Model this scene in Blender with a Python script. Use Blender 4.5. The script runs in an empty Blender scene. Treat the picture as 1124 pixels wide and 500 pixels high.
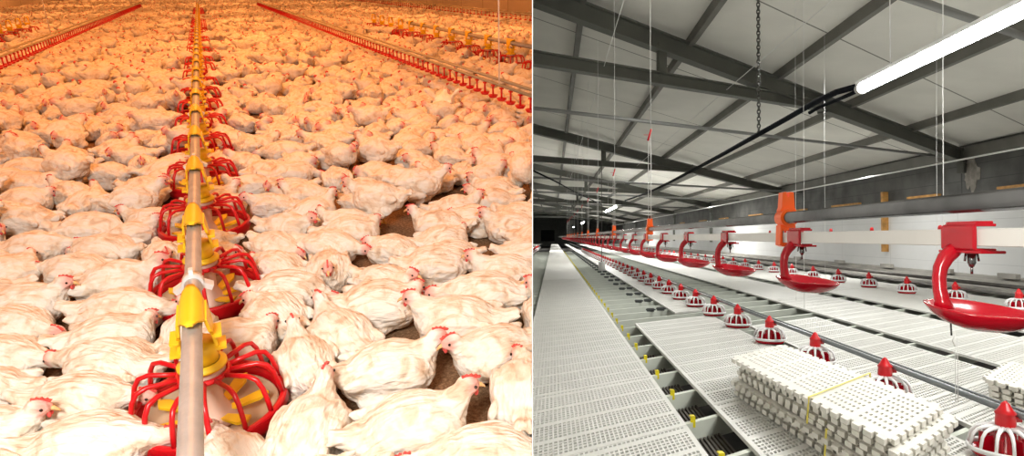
import bpy, bmesh, math, random
from mathutils import Vector, Matrix, noise
random.seed(7)
PI = math.pi
sc = bpy.context.scene
COL = sc.collection
F = 690.0; CX = 562.0; CY = 250.0
CAM_H = 1.15
TH = math.atan(270 / F)            # the flock house is seen with the camera tilted down
AL = math.atan(10 / F)
ML = Matrix.Identity(4)
MR = Matrix.Translation((0, 0, CAM_H)) @ Matrix.Rotation(-(TH + AL), 4, 'X')
SPLIT = 584.5

# ---------------------------------------------------------------- camera
cam = bpy.data.objects.new('camera', bpy.data.cameras.new('camera'))
COL.objects.link(cam)
cam.location = (0, 0, CAM_H)
cam.rotation_euler = (PI / 2 - TH, 0, 0)
cam.data.sensor_fit = 'HORIZONTAL'; cam.data.sensor_width = 36
cam.data.lens = 36 * F / 1124
cam.data.clip_start = 0.04; cam.data.clip_end = 400
sc.camera = cam
sc.view_settings.view_transform = 'Standard'; sc.view_settings.look = 'None'
sc.view_settings.gamma = 1; sc.view_settings.use_curve_mapping = False
sc.view_settings.exposure = 0.0

# ---------------------------------------------------------------- materials
def mat(name, col, rough=0.6, metal=0.0, bump=0.0, bscale=30, var=0.0, vscale=6, col2=None, spec=0.5, sss=0.0, trans=0.0):
    m = bpy.data.materials.new(name); m.use_nodes = True
    nt = m.node_tree; b = nt.nodes['Principled BSDF']
    b.inputs['Roughness'].default_value = rough
    b.inputs['Metallic'].default_value = metal
    b.inputs['Specular IOR Level'].default_value = spec
    tc = nt.nodes.new('ShaderNodeTexCoord')
    n = nt.nodes.new('ShaderNodeTexNoise'); n.inputs['Scale'].default_value = vscale; n.inputs['Detail'].default_value = 5
    nt.links.new(tc.outputs['Object'], n.inputs['Vector'])
    r = nt.nodes.new('ShaderNodeValToRGB')
    c2 = col2 or tuple(max(0, c * (1 - var)) for c in col)
    r.color_ramp.elements[0].position = 0.35; r.color_ramp.elements[1].position = 0.65
    r.color_ramp.elements[0].color = (*c2, 1); r.color_ramp.elements[1].color = (*col, 1)
    nt.links.new(n.outputs['Fac'], r.inputs['Fac']); nt.links.new(r.outputs['Color'], b.inputs['Base Color'])
    if bump:
        n2 = nt.nodes.new('ShaderNodeTexNoise'); n2.inputs['Scale'].default_value = bscale; n2.inputs['Detail'].default_value = 6
        nt.links.new(tc.outputs['Object'], n2.inputs['Vector'])
        bp = nt.nodes.new('ShaderNodeBump'); bp.inputs['Strength'].default_value = bump; bp.inputs['Distance'].default_value = 0.01
        nt.links.new(n2.outputs['Fac'], bp.inputs['Height']); nt.links.new(bp.outputs['Normal'], b.inputs['Normal'])
    if sss:
        b.inputs['Subsurface Weight'].default_value = sss; b.inputs['Subsurface Radius'].default_value = (0.02, 0.01, 0.006)
    return m

def emis(name, col, s):
    m = bpy.data.materials.new(name); m.use_nodes = True
    b = m.node_tree.nodes['Principled BSDF']
    b.inputs['Base Color'].default_value = (*col, 1)
    b.inputs['Emission Color'].default_value = (*col, 1); b.inputs['Emission Strength'].default_value = s
    return m

def feather_mat():
    m = bpy.data.materials.new('feathers'); m.use_nodes = True
    nt = m.node_tree; L = nt.links; N = nt.nodes.new; b = nt.nodes['Principled BSDF']
    b.inputs['Roughness'].default_value = 0.85; b.inputs['Specular IOR Level'].default_value = 0.15
    tc = N('ShaderNodeTexCoord'); oi = N('ShaderNodeObjectInfo')
    off = N('ShaderNodeVectorMath'); off.operation = 'ADD'
    cmb = N('ShaderNodeMath'); cmb.operation = 'MULTIPLY'; cmb.inputs[1].default_value = 37.0
    L.new(oi.outputs['Random'], cmb.inputs[0])
    L.new(tc.outputs['Object'], off.inputs[0]); L.new(cmb.outputs[0], off.inputs[1])
    n = N('ShaderNodeTexNoise'); n.inputs['Scale'].default_value = 13; n.inputs['Detail'].default_value = 4; n.inputs['Distortion'].default_value = 1.2
    L.new(off.outputs[0], n.inputs['Vector'])
    r = N('ShaderNodeValToRGB')
    e = r.color_ramp.elements
    e[0].position = 0.30; e[0].color = (0.66, 0.50, 0.36, 1)
    e[1].position = 0.56; e[1].color = (0.90, 0.86, 0.79, 1)
    q = e.new(0.43); q.color = (0.83, 0.73, 0.60, 1)
    L.new(n.outputs['Fac'], r.inputs['Fac'])
    # long feather rows that run back over the body
    mp = N('ShaderNodeMapping'); mp.inputs['Scale'].default_value = (16, 62, 40)
    L.new(off.outputs[0], mp.inputs['Vector'])
    v = N('ShaderNodeTexVoronoi'); v.inputs['Scale'].default_value = 1.0; v.inputs['Randomness'].default_value = 0.9
    L.new(mp.outputs[0], v.inputs['Vector'])
    mp2 = N('ShaderNodeMapping'); mp2.inputs['Scale'].default_value = (26, 110, 90)
    L.new(off.outputs[0], mp2.inputs['Vector'])
    n3 = N('ShaderNodeTexNoise'); n3.inputs['Scale'].default_value = 1.0; n3.inputs['Detail'].default_value = 6
    L.new(mp2.outputs[0], n3.inputs['Vector'])
    add = N('ShaderNodeMath'); add.operation = 'ADD'
    L.new(v.outputs['Distance'], add.inputs[0]); L.new(n3.outputs['Fac'], add.inputs[1])
    bp = N('ShaderNodeBump'); bp.inputs['Strength'].default_value = 0.8; bp.inputs['Distance'].default_value = 0.008
    L.new(add.outputs[0], bp.inputs['Height']); L.new(bp.outputs['Normal'], b.inputs['Normal'])
    at = N('ShaderNodeAttribute'); at.attribute_name = 'skin'
    mx = N('ShaderNodeMixRGB'); mx.inputs['Color2'].default_value = (0.80, 0.38, 0.33, 1)
    L.new(at.outputs['Fac'], mx.inputs['Fac']); L.new(r.outputs['Color'], mx.inputs['Color1'])
    L.new(mx.outputs['Color'], b.inputs['Base Color'])
    return m

def litter_mat():
    m = bpy.data.materials.new('litter'); m.use_nodes = True
    nt = m.node_tree; L = nt.links; N = nt.nodes.new; b = nt.nodes['Principled BSDF']; b.inputs['Roughness'].default_value = 0.95
    tc = N('ShaderNodeTexCoord')
    n = N('ShaderNodeTexNoise'); n.inputs['Scale'].default_value = 90; n.inputs['Detail'].default_value = 8; n.inputs['Roughness'].default_value = 0.75
    L.new(tc.outputs['Object'], n.inputs['Vector'])
    r = N('ShaderNodeValToRGB'); e = r.color_ramp.elements
    e[0].position = 0.35; e[0].color = (0.10, 0.050, 0.022, 1); e[1].position = 0.72; e[1].color = (0.52, 0.34, 0.19, 1)
    q = e.new(0.5); q.color = (0.25, 0.14, 0.07, 1)
    L.new(n.outputs['Fac'], r.inputs['Fac']); L.new(r.outputs['Color'], b.inputs['Base Color'])
    bp = N('ShaderNodeBump'); bp.inputs['Strength'].default_value = 0.9; bp.inputs['Distance'].default_value = 0.01
    L.new(n.outputs['Fac'], bp.inputs['Height']); L.new(bp.outputs['Normal'], b.inputs['Normal'])
    return m

M = {}
M['feather'] = feather_mat()
M['litter'] = litter_mat()
M['snow'] = mat('snow_white_feathers', (0.95, 0.94, 0.93), 0.9, bump=0.4, bscale=60)
M['red_comb'] = mat('comb_red', (0.78, 0.10, 0.09), 0.5, var=0.3, vscale=60)
M['pink'] = mat('pink_skin', (0.80, 0.28, 0.24), 0.6)
M['beak'] = mat('beak_horn', (0.80, 0.50, 0.22), 0.4)
M['eye'] = mat('eye_dark', (0.03, 0.015, 0.01), 0.15)
M['shank'] = mat('shank_yellow', (0.85, 0.55, 0.16), 0.6)
M['red'] = mat('red_plastic', (0.64, 0.008, 0.014), 0.28, var=0.15, vscale=20)
M['red_deep'] = mat('deep_red_plastic', (0.46, 0.003, 0.014), 0.2, var=0.1, vscale=15)
M['yellow'] = mat('yellow_plastic', (0.95, 0.62, 0.02), 0.4, var=0.1)
M['hub'] = mat('pinkish_hub', (0.72, 0.50, 0.40), 0.6, var=0.2)
M['pan'] = mat('beige_pan', (0.62, 0.47, 0.32), 0.6, var=0.2)
M['pipeL'] = mat('dull_galvanised', (0.50, 0.50, 0.49), 0.45, 0.35, bump=0.15, bscale=60, var=0.2, vscale=14)
M['collar'] = mat('collar_metal', (0.75, 0.80, 0.82), 0.35, 0.3)
M['drinkpipe'] = mat('drinker_pipe', (0.45, 0.38, 0.26), 0.5, 0.2)
M['wallL'] = mat('warm_wall_panels', (0.80, 0.68, 0.55), 0.8, bump=0.2, bscale=4, var=0.12, vscale=2)
M['string'] = mat('nylon_string', (0.80, 0.80, 0.78), 0.6)
M['slat'] = mat('white_slat_plastic', (0.74, 0.74, 0.70), 0.42, var=0.05, vscale=3)
M['slat2'] = mat('ivory_slat_plastic', (0.80, 0.78, 0.71), 0.5, var=0.06, vscale=8)
M['rail'] = mat('pale_green_rail', (0.66, 0.70, 0.62), 0.5, var=0.08, vscale=4)
M['grate'] = mat('dark_grating', (0.10, 0.085, 0.07), 0.7, var=0.3, vscale=10)
M['tray'] = mat('greybrown_tray', (0.40, 0.36, 0.31), 0.7, var=0.15)
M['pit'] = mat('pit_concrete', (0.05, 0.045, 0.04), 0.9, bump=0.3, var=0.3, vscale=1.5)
M['tag'] = mat('yellow_clip', (0.90, 0.76, 0.02), 0.5)
M['strap'] = mat('yellow_strap', (0.85, 0.72, 0.10), 0.4)
M['bracket'] = mat('dark_steel_bracket', (0.10, 0.11, 0.11), 0.45, 0.5)
M['steel'] = mat('painted_steel_grey', (0.125, 0.128, 0.11), 0.55, 0.1, bump=0.1, bscale=15, var=0.15, vscale=2)
M['purlin'] = mat('purlin_grey', (0.19, 0.185, 0.165), 0.6, 0.1, var=0.2, vscale=2)
M['tube'] = mat('grey_conduit', (0.24, 0.24, 0.23), 0.4, 0.3)
M['galv'] = mat('galvanised_tube', (0.24, 0.245, 0.25), 0.20, 0.9, bump=0.10, bscale=18, var=0.45, vscale=9)
M['whitepipe'] = mat('white_square_pipe', (0.72, 0.71, 0.68), 0.35, var=0.06, vscale=8)
M['orange'] = mat('orange_plastic', (0.95, 0.13, 0.01), 0.35)
M['white'] = mat('white_plastic', (0.85, 0.85, 0.85), 0.35)
M['black'] = mat('black_rubber', (0.008, 0.009, 0.012), 0.9, spec=0.1)
M['chain'] = mat('chain_steel', (0.10, 0.10, 0.09), 0.4, 0.6)
M['wood'] = mat('orange_timber', (0.70, 0.36, 0.10), 0.7, var=0.35, vscale=6)
M['darkmetal'] = mat('dark_metal', (0.14, 0.13, 0.12), 0.45, 0.5, var=0.3, vscale=6)
M['ledge'] = mat('grey_ledge', (0.50, 0.48, 0.44), 0.7, var=0.35, vscale=1.2)
M['doord'] = mat('dark_doorway', (0.012, 0.014, 0.014), 0.8)
M['tubeglow'] = emis('lamp_tube_glow', (1.0, 0.99, 0.96), 58.0)
M['bulb'] = emis('warm_bulb_glow', (1.0, 0.55, 0.2), 20.0)
M['endwall'] = mat('grey_end_wall', (0.22, 0.23, 0.21), 0.8, var=0.3)

def seam_mat(name, col, axis_vec, period, offset, width, dark, var=0.08, vscale=0.8, extra=None):
    """panels with thin joints: joints where dot(object position, axis_vec)+offset is a multiple of period"""
    m = mat(name, col, 0.75, bump=0.12, bscale=8, var=var, vscale=vscale)
    nt = m.node_tree; L = nt.links; N = nt.nodes.new; b = nt.nodes['Principled BSDF']
    src = b.inputs['Base Color'].links[0].from_socket
    tc = N('ShaderNodeTexCoord')
    prev = src
    for (av, per, of, w) in [(axis_vec, period, offset, width)] + (extra or []):
        d = N('ShaderNodeVectorMath'); d.operation = 'DOT_PRODUCT'; d.inputs[1].default_value = av
        L.new(tc.outputs['Object'], d.inputs[0])
        a = N('ShaderNodeMath'); a.operation = 'ADD'; a.inputs[1].default_value = of; L.new(d.outputs['Value'], a.inputs[0])
        p = N('ShaderNodeMath'); p.operation = 'PINGPONG'; p.inputs[1].default_value = per / 2; L.new(a.outputs[0], p.inputs[0])
        lt = N('ShaderNodeMath'); lt.operation = 'LESS_THAN'; lt.inputs[1].default_value = w / 2; L.new(p.outputs[0], lt.inputs[0])
        mx = N('ShaderNodeMixRGB'); mx.inputs['Color2'].default_value = (*dark, 1)
        L.new(lt.outputs[0], mx.inputs['Fac']); L.new(prev, mx.inputs['Color1']); prev = mx.outputs['Color']
    L.new(prev, b.inputs['Base Color'])
    return m

# ---------------------------------------------------------------- mesh helpers
def bx(bm, c, s, rot=None, mi=0):
    vs = []
    for i in (-1, 1):
        for j in (-1, 1):
            for k in (-1, 1):
                v = Vector((i * s[0] / 2, j * s[1] / 2, k * s[2] / 2))
                if rot is not None: v = rot @ v
                vs.append(bm.verts.new(v + Vector(c)))
    for f in ((0, 1, 3, 2), (4, 6, 7, 5), (0, 4, 5, 1), (2, 3, 7, 6), (0, 2, 6, 4), (1, 5, 7, 3)):
        fc = bm.faces.new([vs[i] for i in f]); fc.material_index = mi

def tube(bm, pts, r, n=8, cap=True, mi=0, radii=None):
    pts = [Vector(p) for p in pts]
    rings = []
    a = None
    for i, p in enumerate(pts):
        d = (pts[min(i + 1, len(pts) - 1)] - pts[max(i - 1, 0)]).normalized()
        if a is None:
            u = Vector((0, 0, 1)) if abs(d.z) < 0.95 else Vector((1, 0, 0))
            a = d.cross(u).normalized()
        else: a = (a - d * a.dot(d)).normalized()
        b = a.cross(d).normalized()
        rr = radii[i] if radii else r
        rings.append([bm.verts.new(p + a * math.cos(2 * PI * k / n) * rr + b * math.sin(2 * PI * k / n) * rr) for k in range(n)])
    for i in range(len(rings) - 1):
        for k in range(n):
            f = bm.faces.new((rings[i][k], rings[i][(k + 1) % n], rings[i + 1][(k + 1) % n], rings[i + 1][k])); f.smooth = True; f.material_index = mi
    if cap:
        for rg in (rings[0][::-1], rings[-1]):
            f = bm.faces.new(rg); f.material_index = mi

def torus(bm, c, R, r, n=40, k=8, sz=1.0, mi=0, a0=0, a1=2 * PI, hx=1.0):
    full = abs(a1 - a0 - 2 * PI) < 1e-6
    m = n if full else n + 1
    rings = []
    for i in range(m):
        a = a0 + (a1 - a0) * i / n
        ring = []
        for j in range(k):
            b = 2 * PI * j / k
            rr = R + r * math.cos(b)
            ring.append(bm.verts.new((c[0] + rr * math.cos(a) * hx, c[1] + rr * math.sin(a), c[2] + r * sz * math.sin(b))))
        rings.append(ring)
    for i in range(n):
        A = rings[i]; B = rings[(i + 1) % m]
        for j in range(k):
            f = bm.faces.new((A[j], B[j], B[(j + 1) % k], A[(j + 1) % k])); f.smooth = True; f.material_index = mi

def lathe(bm, prof, n=32, c=(0, 0, 0), close=False, mi=0, sx=1.0):
    rings = []
    for (r, z) in prof:
        rings.append([bm.verts.new((c[0] + r * math.cos(2 * PI * i / n) * sx, c[1] + r * math.sin(2 * PI * i / n), c[2] + z)) for i in range(n)])
    for a in range(len(rings) - 1):
        for i in range(n):
            f = bm.faces.new((rings[a][i], rings[a][(i + 1) % n], rings[a + 1][(i + 1) % n], rings[a + 1][i])); f.smooth = True; f.material_index = mi
    return rings

def ell(bm, c, r, rot=None, seg=20, rings=12, mi=0):
    geo = bmesh.ops.create_uvsphere(bm, u_segments=seg, v_segments=rings, radius=1)
    mt = Matrix.Translation(c) @ (rot.to_4x4() if rot else Matrix.Identity(4)) @ Matrix.Diagonal((*r, 1))
    bmesh.ops.transform(bm, matrix=mt, verts=geo['verts'])
    for v in geo['verts']:
        for f in v.link_faces: f.smooth = True; f.material_index = mi

def prism(bm, poly, p, q, side, up, mi=0):
    """extrude a closed 2-D outline (a along side, b along up) from p to q"""
    p = Vector(p); q = Vector(q)
    A = [bm.verts.new(p + side * a + up * b) for a, b in poly]
    B = [bm.verts.new(q + side * a + up * b) for a, b in poly]
    n = len(poly)
    for i in range(n):
        f = bm.faces.new((A[i], A[(i + 1) % n], B[(i + 1) % n], B[i])); f.material_index = mi
    f = bm.faces.new(A[::-1]); f.material_index = mi
    f = bm.faces.new(B); f.material_index = mi

def ibeam(w, h, tf, tw):
    return [(-w / 2, -h / 2), (w / 2, -h / 2), (w / 2, -h / 2 + tf), (tw / 2, -h / 2 + tf), (tw / 2, h / 2 - tf), (w / 2, h / 2 - tf), (w / 2, h / 2), (-w / 2, h / 2), (-w / 2, h / 2 - tf), (-tw / 2, h / 2 - tf), (-tw / 2, -h / 2 + tf), (-w / 2, -h / 2 + tf)]

def rect(w, h): return [(-w / 2, -h / 2), (w / 2, -h / 2), (w / 2, h / 2), (-w / 2, h / 2)]

SIDE = {}
def mesh_of(bm, name, mats, normals=True):
    if normals: bmesh.ops.recalc_face_normals(bm, faces=bm.faces)
    me = bpy.data.meshes.new(name); bm.to_mesh(me); bm.free()
    for m in (mats if isinstance(mats, (list, tuple)) else [mats]): me.materials.append(m)
    return me

def obj(name, bm, m, parent=None, mw=None, bevel=0):
    me = mesh_of(bm, name, m)
    o = bpy.data.objects.new(name, me); COL.objects.link(o)
    if parent is not None: o.parent = parent
    elif mw is not None: o.matrix_world = mw
    if bevel:
        md = o.modifiers.new('edge', 'BEVEL'); md.width = bevel; md.segments = 2; md.limit_method = 'ANGLE'
    return o

def tag(o, label, cat, group=None, kind=None):
    o['label'] = label; o['category'] = cat
    if group: o['group'] = group
    if kind: o['kind'] = kind
    return o

def thing(name, label, cat, mw, group=None):
    o = bpy.data.objects.new(name, None); COL.objects.link(o); o.matrix_world = mw; o.empty_display_size = 0.05
    return tag(o, label, cat, group)

def struct(name, bm, m, mw, bevel=0):
    o = obj(name, bm, m, None, mw); o['kind'] = 'structure'; return o

def dup(root, mw, label=None, group=None):
    r = root.copy(); COL.objects.link(r); r.matrix_world = mw
    if label: r['label'] = label
    if group: r['group'] = group
    for ch in root.children:
        c = ch.copy(); COL.objects.link(c); c.parent = r
        for g in ch.children:
            d = g.copy(); COL.objects.link(d); d.parent = c
    return r

ORD = 'first second third fourth fifth sixth seventh eighth ninth tenth eleventh twelfth thirteenth fourteenth fifteenth sixteenth seventeenth eighteenth nineteenth twentieth'.split()

# ================================================================ LEFT: the flock house
def Lray(px, py):
    u = (px - CX) / F; v = (CY - py) / F
    return Vector((u, math.cos(TH) + v * math.sin(TH), -math.sin(TH) + v * math.cos(TH)))
def LP(px, py, z=0.0):
    d = Lray(px, py); t = (z - CAM_H) / d.z
    return Vector((0, 0, CAM_H)) + d * t
YAW = None
_d = Lray(217, -20); YAW = math.atan2(-_d.x, _d.y)
DL = Vector((-math.sin(YAW), math.cos(YAW), 0)); CLv = Vector((math.cos(YAW), math.sin(YAW), 0))
def lat(p): return p.x * CLv.x + p.y * CLv.y
def dep(p): return p.x * DL.x + p.y * DL.y
def LW(a, d, z=0.0): return CLv * a + DL * d + Vector((0, 0, z))
RL = Matrix.Rotation(YAW, 4, 'Z')     # local +Y runs down the house
def LM(a, d, z=0.0): return Matrix.Translation(LW(a, d, z)) @ RL
END_L = 46.0
latL = lat(LP(0, 14)); latR = lat(LP(584, 20))

bm = bmesh.new(); bx(bm, (0, 0, -0.05), (40, 56, 0.1)); bm2 = bm
o = struct('floor', bm, M['litter'], LM(0, 22)); SIDE[o] = 'L'
wallm = seam_mat('warm_wall_boards', (0.80, 0.68, 0.56), (0, 1, 0), 2.4, 0, 0.03, (0.35, 0.25, 0.16), extra=[((0, 0, 1), 1.1, 0.1, 0.02)])
for nm, a in (('wall_left', latL - 0.1), ('wall_far_side', latR + 0.1)):
    bm = bmesh.new(); bx(bm, (0, 0, 1.6), (0.2, 54, 3.2)); o = struct(nm, bm, wallm, LM(a, 22)); SIDE[o] = 'L'
bm = bmesh.new(); bx(bm, ((latL + latR) / 2, 0, 1.6), (latR - latL + 1, 0.2, 3.2)); o = struct('wall_back', bm, wallm, LM(0, END_L)); SIDE[o] = 'L'
bm = bmesh.new(); bx(bm, ((latL + latR) / 2, 0, 0), (latR - latL + 1, 54, 0.1)); o = struct('ceiling', bm, M['wallL'], LM(0, 22, 3.3)); SIDE[o] = 'L'

# ---------------- feeder line: pipe, collars, saddles, pans
p1 = LP(226, 450, 0.06); p3 = LP(226.5, 250, 0.06)
aF = lat(LP(218, 366, 0.344)); d1 = dep(p1); d3 = dep(p3); STEP = (d3 - d1) / 2
aF = 0.5 * (aF + lat(p1))
PIPE_Z = 0.344

def grill_bm():
    bm = bmesh.new()
    R = 0.190
    torus(bm, (0, 0, 0.072), R, 0.0085, 48, 8, 1.0)
    # wide flat red lip under the ring
    lathe(bm, [(R + 0.010, 0.074), (R + 0.012, 0.050), (R - 0.002, 0.020), (R - 0.014, 0.012), (R - 0.018, 0.018), (R - 0.004, 0.05), (R - 0.002, 0.07), (R + 0.010, 0.074)], 48)
    for i in range(14):
        a = 2 * PI * (i + 0.5) / 14
        ca, sa = math.cos(a), math.sin(a)
        pts = [(0.062, 0.168), (0.10, 0.172), (0.135, 0.176), (0.160, 0.168), (0.174, 0.145), (0.183, 0.11), (0.189, 0.075)]
        tube(bm, [(r * ca, r * sa, z) for r, z in pts], 0.0068, 8)
    torus(bm, (0, 0, 0.168), 0.062, 0.008, 28, 6)
    return bm
def pan_bm():
    bm = bmesh.new()
    lathe(bm, [(0.0, 0.012), (0.12, 0.012), (0.155, 0.02), (0.170, 0.045), (0.175, 0.045), (0.165, 0.012), (0.14, 0.0), (0.0, 0.0)], 40)
    return bm
def cone_bm():
    bm = bmesh.new()
    lathe(bm, [(0.0, 0.205), (0.05, 0.20), (0.056, 0.165), (0.040, 0.15), (0.036, 0.08), (0.05, 0.045), (0.07, 0.03), (0.07, 0.022), (0.0, 0.022)], 28)
    return bm
def vanes_bm():
    bm = bmesh.new()
    for i in range(7):
        a = 2 * PI * i / 7 + 0.2
        rot = Matrix.Rotation(a, 3, 'Z')
        # flat vane with a flared tip
        pts = [(-0.012, 0.05), (0.012, 0.05), (0.02, 0.125), (0.006, 0.15), (-0.02, 0.135)]
        lo = [bm.verts.new(rot @ Vector((q, w, 0.036 + (w - .05) * .25))) for q, w in pts]
        hi = [bm.verts.new(rot @ Vector((q, w, 0.044 + (w - .05) * .25))) for q, w in pts]
        bm.faces.new(lo[::-1]); bm.faces.new(hi)
        for k in range(5): bm.faces.new((lo[k], lo[(k + 1) % 5], hi[(k + 1) % 5], hi[k]))
    return bm
def saddle_bm():
    bm = bmesh.new()
    z0 = PIPE_Z
    # half shell that arches over the pipe, pointed towards both ends
    n = 10; rows = []
    for (y, sp) in ((-0.12, 0.15), (-0.095, 0.4), (-0.065, 0.8), (-0.035, 1.0), (0.035, 1.0), (0.065, 0.8), (0.095, 0.4), (0.12, 0.15)):
        ring = []
        for k in range(n + 1):
            a = PI / 2 + (k / n - 0.5) * (PI * 1.15) * sp
            ring.append((y, a))
        rows.append(ring)
    vo = [[bm.verts.new((math.cos(a) * 0.031, y, z0 + math.sin(a) * 0.031)) for y, a in r] for r in rows]
    vi = [[bm.verts.new((math.cos(a) * 0.0245, y, z0 + math.sin(a) * 0.0245)) for y, a in r] for r in rows]
    for V in (vo, vi):
        for i in range(len(V) - 1):
            for k in range(n): bm.faces.new((V[i][k], V[i][k + 1], V[i + 1][k + 1], V[i + 1][k])).smooth = True
    for i in range(len(vo) - 1):
        for k in (0, n): bm.faces.new((vo[i][k], vo[i + 1][k], vi[i + 1][k], vi[i][k]))
    for i in (0, len(vo) - 1):
        for k in range(n): bm.faces.new((vo[i][k], vo[i][k + 1], vi[i][k + 1], vi[i][k]))
    # legs straddling the pipe, then the drop neck to the cone
    for s in (-1, 1):
        q4 = [(-0.060, z0 + 0.004), (0.060, z0 + 0.004), (0.050, z0 - 0.035), (0.026, z0 - 0.055), (0.024, 0.235), (-0.024, 0.235), (-0.026, z0 - 0.055), (-0.050, z0 - 0.035)]
        fa = [bm.verts.new((s * (0.028 + (z0 - z) * 0.14), y, z)) for y, z in q4]; fb = [bm.verts.new((s * (0.036 + (z0 - z) * 0.14), y, z)) for y, z in q4]
        bm.faces.new(fa); bm.faces.new(fb[::-1])
        for k in range(8): bm.faces.new((fa[k], fa[(k + 1) % 8], fb[(k + 1) % 8], fb[k]))
        bx(bm, (s * 0.050, 0, z0 - 0.060), (0.022, 0.07, 0.007))
        bx(bm, (s * 0.052, 0, 0.245), (0.03, 0.06, 0.008))
    lathe(bm, [(0.046, 0.206), (0.062, 0.198), (0.062, 0.190), (0.046, 0.196)], 28)
    lathe(bm, [(0.0, 0.262), (0.048, 0.258), (0.052, 0.24), (0.044, 0.225), (0.044, 0.205), (0.0, 0.203)], 24)
    return bm

def make_feeder(label, mw, group=None):
    t = thing('pan_feeder', label, 'poultry feeder', mw, group)
    obj('feed_pan', pan_bm(), M['pan'], t)
    obj('feed_cone', cone_bm(), M['hub'], t)
    obj('cone_vanes', vanes_bm(), M['yellow'], t)
    obj('grill', grill_bm(), M['red'], t)
    obj('pipe_saddle', saddle_bm(), M['yellow'], t)
    return t
feeder_spots = []
f0 = make_feeder('red grilled pan feeder under the central pipe, first from the camera', LM(aF, d1, 0.012), 'pan feeders under the central pipe')
SIDE[f0] = 'L'; feeder_spots.append(LW(aF, d1))
for i in range(1, 40):
    d = d1 + STEP * i
    if d > 30: break
    lb = f'red grilled pan feeder under the central pipe, {ORD[i]} from the camera' if i < 12 else 'small far red pan feeder under the distant stretch of the central pipe'
    o = dup(f0, LM(aF, d, 0.012), lb, 'pan feeders under the central pipe' if i < 12 else 'far pan feeders under the central pipe'); SIDE[o] = 'L'
    feeder_spots.append(LW(aF, d))

bm = bmesh.new(); tube(bm, [(0, -0.9 + k * 1.0, PIPE_Z) for k in range(46)], 0.0232, 20)
pipe = obj('feed_pipe', bm, M['pipeL'], None, LM(aF, 0.3)); tag(pipe, 'grey metal feed pipe running down the middle of the flock above pan feeders', 'pipe'); SIDE[pipe] = 'L'
for py in (309, 178, 122, 88):
    q = LP(218, py, PIPE_Z); dd = dep(q) - 0.3
    bm = bmesh.new()
    tube(bm, [(0, dd - 0.02, PIPE_Z), (0, dd + 0.02, PIPE_Z)], 0.029, 20)
    for s in (-1, 1): bx(bm, (s * 0.038, dd, PIPE_Z - 0.012), (0.026, 0.034, 0.016), Matrix.Rotation(s * 0.5, 3, 'Y'))
    bx(bm, (0, dd, PIPE_Z + 0.034), (0.012, 0.02, 0.02))
    c = obj('pipe_collar', bm, M['collar'], pipe); c['label'] = 'pale metal hanger collar clamped on the pipe'
# hidden supports: the pipe hangs from thin cords
# ---------------- second feeder lines further out
def outer_feeder(px, py, z, name_label, far_label, dmin, dmax, first_px):
    a = lat(LP(px, py, z)); sc_ = z / PIPE_Z
    bm = bmesh.new(); tube(bm, [(0, dmin - 3 + k * 2.0, z) for k in range(int((dmax - dmin + 3) / 2))], 0.03, 10)
    o = obj('feed_pipe', bm, M['pipeL'], None, LM(a, 0)); tag(o, name_label, 'pipe'); SIDE[o] = 'L'
    d = dep(LP(first_px[0], first_px[1], 0.08)); 
    while d > dmin - 1.0: d -= STEP * 1.05
    while d < dmax:
        o = dup(f0, LM(a, d, 0.02) @ Matrix.Diagonal((1.05, 1.05, 1.1, 1)), far_label, far_label); SIDE[o] = 'L'
        FAR_PANS.append(LW(a, d))
        d += STEP * 1.05
FAR_PANS = []
outer_feeder(582, 51, 0.38, 'grey feed pipe with red pans nearer the far side wall', 'red pan feeder on the line near the far side wall', 4.0, 16, (558, 64))
outer_feeder(0, 27, 0.38, 'feed pipe along the wall on the side away from the partition', 'red pan feeder on the line beside the wall away from the partition', 7.0, 18, (25, 30))

# ---------------- nipple drinker lines
def cup_bm(s=1.0):
    bm = bmesh.new()
    tube(bm, [(0, 0, -0.014), (0, 0, -0.11 * s)], 0.0085, 8)
    bx(bm, (0, 0, -0.022), (0.026, 0.032, 0.014))
    lathe(bm, [(0.0, -0.112 * s), (0.022, -0.112 * s), (0.04, -0.10 * s), (0.043, -0.10 * s), (0.03, -0.124 * s), (0.0, -0.13 * s)], 16)
    return bm
def drinker(px, py, z, lab_pipe, lab_cup, grp, dmin, nind, dmax, sp=0.2):
    a = lat(LP(px, py, z))
    bm = bmesh.new()
    tube(bm, [(0, dmin - 2, z + 0.045), (0, 10, z + 0.045), (0, 20, z + 0.045), (0, dmax, z + 0.045)], 0.013, 10)
    tube(bm, [(0, dmin - 2, z), (0, 10, z), (0, 20, z), (0, dmax, z)], 0.013, 10)
    o = obj('drinker_pipe', bm, M['drinkpipe'], None, LM(a, 0)); tag(o, lab_pipe, 'pipe'); SIDE[o] = 'L'
    cb = obj('drinker_cup', cup_bm(), M['red'], None, LM(a, dmin, z)); tag(cb, lab_cup, 'drinker', grp); SIDE[cb] = 'L'
    for i in range(1, nind):
        c = cb.copy(); COL.objects.link(c); c.matrix_world = LM(a, dmin + i * sp, z); SIDE[c] = 'L'
    bm = bmesh.new(); d = dmin + nind * sp
    while d < dmax:
        tube(bm, [(0, d, z - 0.014), (0, d, z - 0.11)], 0.009, 4, False)
        bx(bm, (0, d, z - 0.115), (0.075, 0.075, 0.02)); d += sp
    o = obj('drinker_cups', bm, M['red'], None, LM(a, 0)); tag(o, 'far run of tiny red drinker cups, ' + lab_cup.split(' on ')[-1], 'drinker', None, 'stuff'); SIDE[o] = 'L'
    return a
q = LP(583, 108, 0.36)
aD1 = drinker(583, 105, 0.36, 'drinker pipe with hanging red cups crossing the flock towards the partition', 'small red drinker cup on the pipe between the central feeder and the partition', 'red cups on the drinker line near the partition', dep(q) - 0.6, 58, 30, 0.178)
q2 = LP(0, 64, 0.36)
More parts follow.
